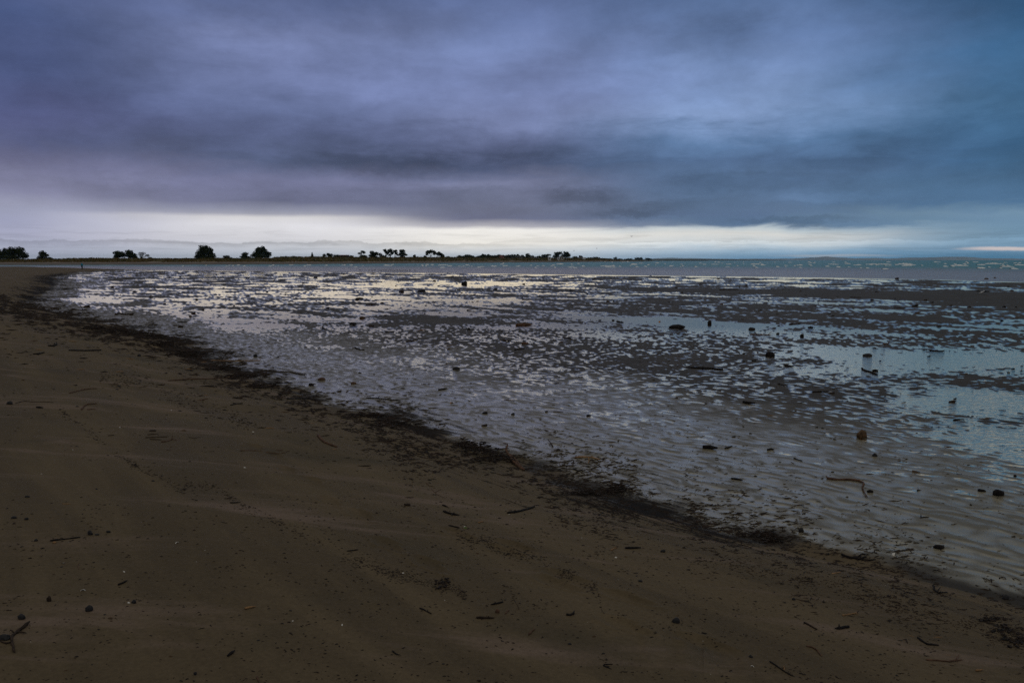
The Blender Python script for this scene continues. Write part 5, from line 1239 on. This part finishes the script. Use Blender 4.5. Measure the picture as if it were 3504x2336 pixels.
SH = [('white shell on open sand above the thin tan stick', 410, 1463, 7), ('speck of white shell at left below the upper beach', 249, 1539, 5), ('white shell chip below the long thin tan stick', 837, 1600, 8),
      ('pinkish shell chip right of the thin kinked twig', 866, 1478, 7), ('white shell lying in the lower heap line, crescent-shaped', 1379, 1961, 9), ('yellowish shell below the heap of crumbs', 1521, 2054, 7),
      ('bright white shell in the bare sand of the bottom left', 1172, 2138, 12), ('crescent white shell left of the blunt black log', 2107, 1907, 10), ('peach-coloured triangular shell on bare sand at left', 606, 1857, 12),
      ('white shell left of the black club at lower left', 425, 1956, 8), ('flat cream shell above the big black stone', 283, 2021, 15), ('greenish white shell beside the black stone in the lower left', 441, 2062, 9),
      ('small white shell at the lower far left', 216, 1927, 7), ('long bright white shell on the ripples by the ragged branch', 3061, 1897, 20), ('pale feather-like shell standing near the bottom right', 2574, 2280, 12),
      ('white shell lying on the green leaf', 1591, 1803, 11), ('tiny white shell above the straight black log', 1002, 2124, 6), ('small pale shell touching the left tip of the smooth curved log', 1742, 1760, 6), ('pale shell chip right of the pebble band', 2114, 1984, 6)]
for lb, x, y, w in SH: shell(lb, x, y, w)
shell('wet green leaf under a white shell', 1593, 1806, 17, 'leaf_green', 'leaf', 'leaf')
shell('orange leaf on the grey ripples, upper centre', 1546, 1379, 15, 'leaf_orange', 'leaf', 'leaf')
shell('yellowish leaf at the far side of the blue pool', 2258, 1101, 12, 'leaf_orange', 'leaf', 'leaf')

# hoop of cane standing over the pool
pc, k = gpt((3003, 1178)); root = empty('cane_hoop', tuple(pc), 'thin pale hoop of bent cane lying in the shining pool', 'hoop')
mb = MB(); n = 22; P_ = [Vector((math.cos(2 * math.pi * i / n) * 20 * k, math.sin(2 * math.pi * i / n) * 24 * k, .02 + .03 * math.sin(2 * math.pi * i / n + 1))) for i in range(n + 1)]
mb.tube(P_, [1.2 * k] * (n + 1), 5); mb.build('stem', M['wood_brown'], root)
stick('twig', 'Y-shaped pale twig just right of the cane hoop', 'wood_brown', 1.2, [[(3026, 1179), (3036, 1176), (3044, 1169)], [(3036, 1176), (3044, 1183)]], 'twig')

# ------------------------------------------------------------------ wrack heaps
def heap(label, pts, n, lenpx, hpx, seed, cat='wrack heap'):
    """tangle of twigs and weed; pts: (px, py, spread x px, spread y px)"""
    rg = random.Random(seed); mb = MB(); mw = MB()
    p0, k0 = gpt((pts[0][0], pts[0][1])); root = empty('wrack_heap', tuple(p0), label, cat)
    for i in range(n):
        c_ = rg.choice(pts); px = rg.gauss(c_[0], c_[2] * .45); py = rg.gauss(c_[1], c_[3] * .45)
        p, k = gpt((px, py)); L = lenpx * k * rg.uniform(.3, 1.2); a = rg.gauss(0.1, .7)
        up = hpx * k * max(0, 1 - ((px - c_[0]) / c_[2]) ** 2) * rg.random()
        d = Vector((math.cos(a), math.sin(a), rg.uniform(-.12, .25))) * L / 2
        b_ = p - p0 + Vector((0, 0, up + .004)); r = rg.uniform(.5, 1.5) * k
        (mw if rg.random() < .35 else mb).tube([b_ - d, b_ + Vector((0, rg.uniform(-.2, .2) * L, rg.uniform(0, .12) * L)), b_ + d], [r * .7, r, r * .5], 4, .2, rg)
        if i % 3 == 0:
            q = rg.uniform(2, 6) * k; mb.box((b_.x, b_.y, b_.z), (q, q * .6, q * .35), rg.uniform(0, 3))
    tag(mb.build('weed', M['weed'], root, False), kind='stuff'); tag(mw.build('twigs', M['wood_dark'], root), kind='stuff')
heap('largest tangled black wrack heap, behind the gnarled root', [(1640, 1545, 75, 22), (1700, 1575, 90, 18), (1590, 1530, 50, 14)], 420, 34, 20, 1)
heap('low black wrack heap right of the gnarled root', [(2080, 1682, 90, 12), (2120, 1672, 40, 16), (2010, 1692, 60, 8)], 260, 28, 12, 2)
heap('low dark silt and weed mound in the lower right', [(2600, 1832, 80, 14), (2650, 1845, 60, 10)], 240, 24, 8, 3)
heap('thin black wrack patch above the big root, left of centre', [(1330, 1452, 110, 16), (1260, 1425, 70, 10)], 240, 32, 8, 4)
heap('dark wrack patch at the far left bend', [(400, 1133, 90, 9), (470, 1143, 80, 8), (330, 1125, 60, 6)], 260, 26, 5, 5)
heap('dark wrack patch between the long flat plank and the tan pole', [(560, 1180, 60, 12), (630, 1215, 70, 10), (520, 1155, 60, 8)], 260, 28, 6, 6)
heap('wrack patch along the long brown pole', [(760, 1262, 80, 9), (820, 1290, 90, 9), (900, 1325, 80, 8)], 260, 30, 6, 7)
heap('small dark heap of twigs on the sand above the brown nut', [(1510, 2008, 28, 24), (1525, 1990, 22, 12)], 90, 14, 5, 8)
heap('wrack patch in the bottom right corner', [(3440, 2160, 70, 22), (3390, 2120, 60, 16), (3480, 2190, 50, 20)], 220, 20, 5, 9)

# ------------------------------------------------------------------ scattered small pieces: individuals in groups, shared meshes
def proto_stick(mat, seed):
    rg = random.Random(seed); n = 5
    P_ = [Vector(((i / (n - 1) - .5), rg.uniform(-.05, .05), .03 + rg.uniform(0, .03))) for i in range(n)]
    mb = MB(); mb.tube(P_, [.025, .045, .05, .04, .02], 5, .2, rg)
    if seed % 2: mb.tube([P_[2], P_[2] + Vector((.12, .14, .05))], [.03, .012], 4, .1, rg)
    o = mb.build('tmp', M[mat]); me = o.data; bpy.data.objects.remove(o); return me
def proto_chip(mat, seed):
    rg = random.Random(seed); mb = MB(); ellip(mb, (0, 0, .1), (.5, .3, .2), rg.uniform(-.2, .2), 4, 6)
    mb.v = [(x * rg.uniform(.8, 1.2), y * rg.uniform(.8, 1.2), z * rg.uniform(.8, 1.2)) for x, y, z in mb.v]
    o = mb.build('tmp', M[mat], None, False); me = o.data; bpy.data.objects.remove(o); return me
PS = [proto_stick(m_, i) for i, m_ in enumerate(['wood_black', 'wood_black', 'wood_dark', 'wood_dark', 'wood_brown', 'wood_black', 'wood_tan'])]
PC = [proto_chip(m_, i + 20) for i, m_ in enumerate(['wood_black', 'stone', 'wood_dark', 'wood_black', 'stone_brown'])]
for ms_ in (PS, PC):
    for me in ms_: me['tone'] = {'charred_driftwood': 'black', 'dark_driftwood': 'dark brown', 'brown_driftwood': 'brown', 'tan_driftwood': 'tan', 'dark_stone': 'grey-black', 'brown_stone': 'pale brown'}[me.materials[0].name]
rg = random.Random(99)
def scatter(name, label, cat, group, protos, n, box, lpx, cond=None, weights=None):
    c_ = 0; tries = 0
    while c_ < n and tries < n * 30:
        tries += 1
        px = rg.uniform(box[0], box[2]); py = rg.uniform(box[1], box[3])
        if cond and not cond(px, py): continue
        p, k = gpt((px, py)); me = protos[int(rg.random() ** 1.3 * len(protos))]
        o = bpy.data.objects.new(name, me); COL.objects.link(o); L = rg.uniform(*lpx) * k * (1.6 if rg.random() < .12 else 1)
        o.location = (p.x, p.y, p.z - .002); o.scale = (L, L, L); o.rotation_euler = (rg.uniform(-.1, .1), rg.uniform(-.1, .1), rg.gauss(0.08, .42))
        tone = me.get('tone', '')
        tag(o, label.replace('small ', 'small ' + tone + ' ', 1).replace('tiny ', 'tiny ', 1), cat, (tone + ' ' + group).strip()); c_ += 1
def line_y(px): return float(np.interp(px, [0, 60, 240, 560, 950, 1400, 1760, 2150, 2640, 3080, 3504], [1040, 1060, 1095, 1170, 1335, 1500, 1600, 1710, 1845, 1975, 2095]))
land = lambda a, b_: (lambda x, y: line_y(x) + a < y < line_y(x) + b_)
wetc = lambda a, b_: (lambda x, y: line_y(x) - b_ < y < line_y(x) - a)
scatter('stick', 'small stranded stick on the brown beach close above the black wrack', 'stick', 'small sticks on the beach by the wrack', PS, 160, (0, 1100, 1600, 1600), (10, 34), land(-10, 190))
scatter('stick', 'small stick on the lower brown beach in the right half', 'stick', 'small sticks on the lower beach', PS, 80, (1150, 1560, 3500, 2330), (9, 26), land(8, 600))
scatter('stick', 'small stick on the bare sand of the left beach', 'stick', 'small sticks on the left beach', PS, 35, (0, 1500, 1200, 2330), (8, 20), land(60, 3000))
scatter('twig', 'small stick lying on the grey ripples of the flat', 'twig', 'small sticks on the flats', PS, 75, (150, 1040, 3500, 1900), (10, 26), wetc(8, 900))  # same small sticks as on the beach, only named twig
scatter('wood_chip', 'small chip on the near half of the rippled flat', 'wood chip', 'small chips on the flats', PC, 70, (200, 1100, 3500, 1950), (6, 15), wetc(8, 900))
scatter('wood_chip', 'small chip among the far pools', 'wood chip', 'small chips among the far pools', PC, 90, (150, 940, 3500, 1100), (6, 16), lambda x, y: y < line_y(x) - 8 and y > 945)
scatter('pebble', 'small pebble-like lump on the brown beach', 'pebble', 'pebbles on the beach', PC, 170, (0, 1250, 3500, 2330), (5, 13), land(15, 3000))
scatter('shell', 'tiny white shell fragment on the brown beach', 'shell', 'tiny shell fragments', [proto_chip('shell', 77)], 45, (0, 1350, 3500, 2330), (2.2, 4), land(20, 3000))

# fine crumbs of bark and weed: uncountable
def crumbs(name, label, n, fn, mat, spx, seed, elong=1.0, wet_ok=True):
    rs_ = np.random.RandomState(seed); px, py = fn(rs_, n)
    ok = (py > 905) & (py < 2420) & (px > -150) & (px < 3650); px, py = px[ok], py[ok]; n = len(px)
    r = np.stack([(px - 1752) / F, CP + (1168 - py) / F * SP, -SP + (1168 - py) / F * CP], -1)
    tt = np.full(n, 0.0) + (CAMZ - .02) / -r[:, 2]
    for _ in range(14):
        g = np.maximum(ground(r[:, 0] * tt, r[:, 1] * tt, False)[0], 0); tt = .5 * tt + .5 * (CAMZ - g) / -r[:, 2]
    c_ = r * tt[:, None]; c_[:, 2] = np.maximum(ground(c_[:, 0], c_[:, 1], True)[0], 0)
    if wet_ok is False:
        gz = ground(c_[:, 0], c_[:, 1], False)[0]; kp = gz > -0.0025; c_ = c_[kp]; tt = tt[kp]; n = len(c_)
    k = tt / F; s_ = spx * k * rs_.uniform(.5, 1.6, n) ** 1.3; a = rs_.normal(.2, .7, n)
    dx_ = np.stack([np.cos(a), np.sin(a), rs_.uniform(-.1, .1, n)], -1) * (s_ * elong)[:, None]
    dy_ = np.stack([-np.sin(a), np.cos(a), rs_.uniform(-.1, .1, n)], -1) * (s_ * .5)[:, None]
    up = np.zeros((n, 3)); up[:, 2] = s_ * .55
    V = np.stack([c_ - dx_ - dy_ * .6, c_ + dx_ * .9 - dy_, c_ + dx_ + dy_ * .7, c_ - dx_ * .8 + dy_, c_ + up + dx_ * .2, c_ + up * .8 - dx_ * .3], 1)
    base = (np.arange(n) * 6)[:, None]
    tris = np.array([(0, 1, 4), (1, 2, 4), (2, 3, 5), (3, 0, 5), (0, 4, 5), (2, 5, 4)])
    Fc = (base[:, :, None] + tris[None]).reshape(-1, 3)
    V = V.reshape(-1, 3); V[:, 2] -= .0008
    o = mesh_np(name, V, Fc, mat, smooth=False); return tag(o, label, name.replace('_', ' '), kind='stuff')
LX = [0, 60, 240, 560, 950, 1400, 1760, 2150, 2640, 3080, 3504]; LY = [1040, 1060, 1095, 1170, 1335, 1500, 1600, 1710, 1845, 1975, 2095]
def f_wrack(rs_, n):
    px = rs_.uniform(-50, 3560, n); ly = np.interp(px, LX, LY); sp_ = 15 + (ly - 1050) * .075
    cl = fbm(px / 150, px * 0, 7, 3); py = ly + rs_.normal(0, 1, n) * sp_ * (1 + .8 * cl) + 6
    cl2 = fbm(px / 26, py / 7, 27, 3); keep = rs_.uniform(-1, 1, n) < cl * 1.2 + cl2 * 2.4 - .35 - .25 * np.abs(py - ly) / sp_ - np.clip((px - 1900) / 1600, 0, .6); return px[keep], py[keep]
def f_swash(pts, w):
    xs = [p[0] for p in pts]; ys = [p[1] for p in pts]
    def f(rs_, n):
        px = rs_.uniform(xs[0], xs[-1], n); py = np.interp(px, xs, ys) + rs_.normal(0, w, n) + 10 * fbm(px / 60, px * 0, 8, 2)
        cl = fbm(px / 45, py / 30, 17, 2); keep = rs_.uniform(-1, 1, n) < cl * 1.8; return px[keep], py[keep]
    return f
def f_all(x0, y0, x1, y1, a, b_, wet=False, sc=70):
    def f(rs_, n):
        px = rs_.uniform(x0, x1, n); py = rs_.uniform(y0, y1, n) 
        ly = np.interp(px, LX, LY); d_ = (ly - py) if wet else (py - ly)
        cl = fbm(px / sc, py / (sc * .4), 19, 3); keep = (d_ > a) & (d_ < b_) & (rs_.uniform(-1, 1, n) < cl * 2.4 - .1); return px[keep], py[keep]
    return f
crumbs('wrack_crumbs', 'black crumbs of weed and bark along the high-water line', 60000, f_wrack, M['weed'], 2.8, 1, 2.4)
crumbs('wrack_bits', 'reddish bark bits along the high-water line', 9000, f_wrack, M['wood_dark'], 3.2, 2, 4.5)
crumbs('swash_crumbs', 'curving line of fine crumbs on the left beach', 1500, f_swash([(200, 1400), (260, 1440), (330, 1510), (430, 1570), (520, 1620), (620, 1670), (740, 1670), (830, 1730), (980, 1800), (1100, 1850)], 9), M['weed'], 2.6, 3, 1.4)
crumbs('swash_crumbs', 'line of fine crumbs from the swash left of centre', 1500, f_swash([(1140, 1890), (1280, 1940), (1380, 1975), (1520, 2010), (1600, 2040)], 12), M['weed'], 2.4, 4, 1.4)
crumbs('swash_crumbs', 'long line of fine crumbs running down the middle of the beach', 2200, f_swash([(1560, 1830), (1700, 1870), (1850, 1920), (1980, 1980), (2040, 2020), (2060, 2080)], 11), M['weed'], 2.4, 5, 1.4)
crumbs('swash_crumbs', 'dense band of pebble-like crumbs in the lower right beach', 2600, f_swash([(2480, 1910), (2600, 1950), (2720, 1985), (2880, 2000), (2960, 2045), (3100, 2080), (3300, 2140), (3500, 2210)], 15), M['wood_dark'], 3.0, 6, 1.0)
crumbs('swash_crumbs', 'faint line of crumbs at the upper left beach', 1200, f_swash([(340, 1300), (480, 1290), (560, 1340), (700, 1400), (880, 1450)], 14), M['weed'], 2.2, 10, 1.6)
crumbs('beach_crumbs', 'scattered fine crumbs over the brown beach', 11000, f_all(-50, 1080, 3550, 2400, 5, 480), M['weed'], 2.5, 7, 1.5)
crumbs('beach_crumbs', 'sparse specks over the lower brown beach', 7000, f_all(-50, 1700, 3550, 2400, 100, 1500), M['weed'], 3.4, 8, 1.2)
crumbs('flat_crumbs', 'fine dark specks scattered over the rippled flat', 9000, f_all(150, 935, 3550, 1960, 2, 900, True, 110), M['weed'], 2.2, 9, 1.8, False)

# ------------------------------------------------------------------ sea air
m = bpy.data.materials.new('sea_air'); m.use_nodes = True
T = NT(m.node_tree)
for nd in list(T.n): T.n.remove(nd)
o = T.new('ShaderNodeOutputMaterial'); v = T.new('ShaderNodeVolumePrincipled')
v.inputs['Color'].default_value = (0.50, 0.78, 1.0, 1); v.inputs['Density'].default_value = 0.000030; v.inputs['Anisotropy'].default_value = 0.6
T.l.new(v.outputs[0], o.inputs['Volume'])
mb = MB(); mb.box((0, 8800, 50), (21000, 9400, 53)); hz = mb.build('haze', m, None, False)
tag(hz, 'pale sea air fading the far coast and mountains', kind='stuff')
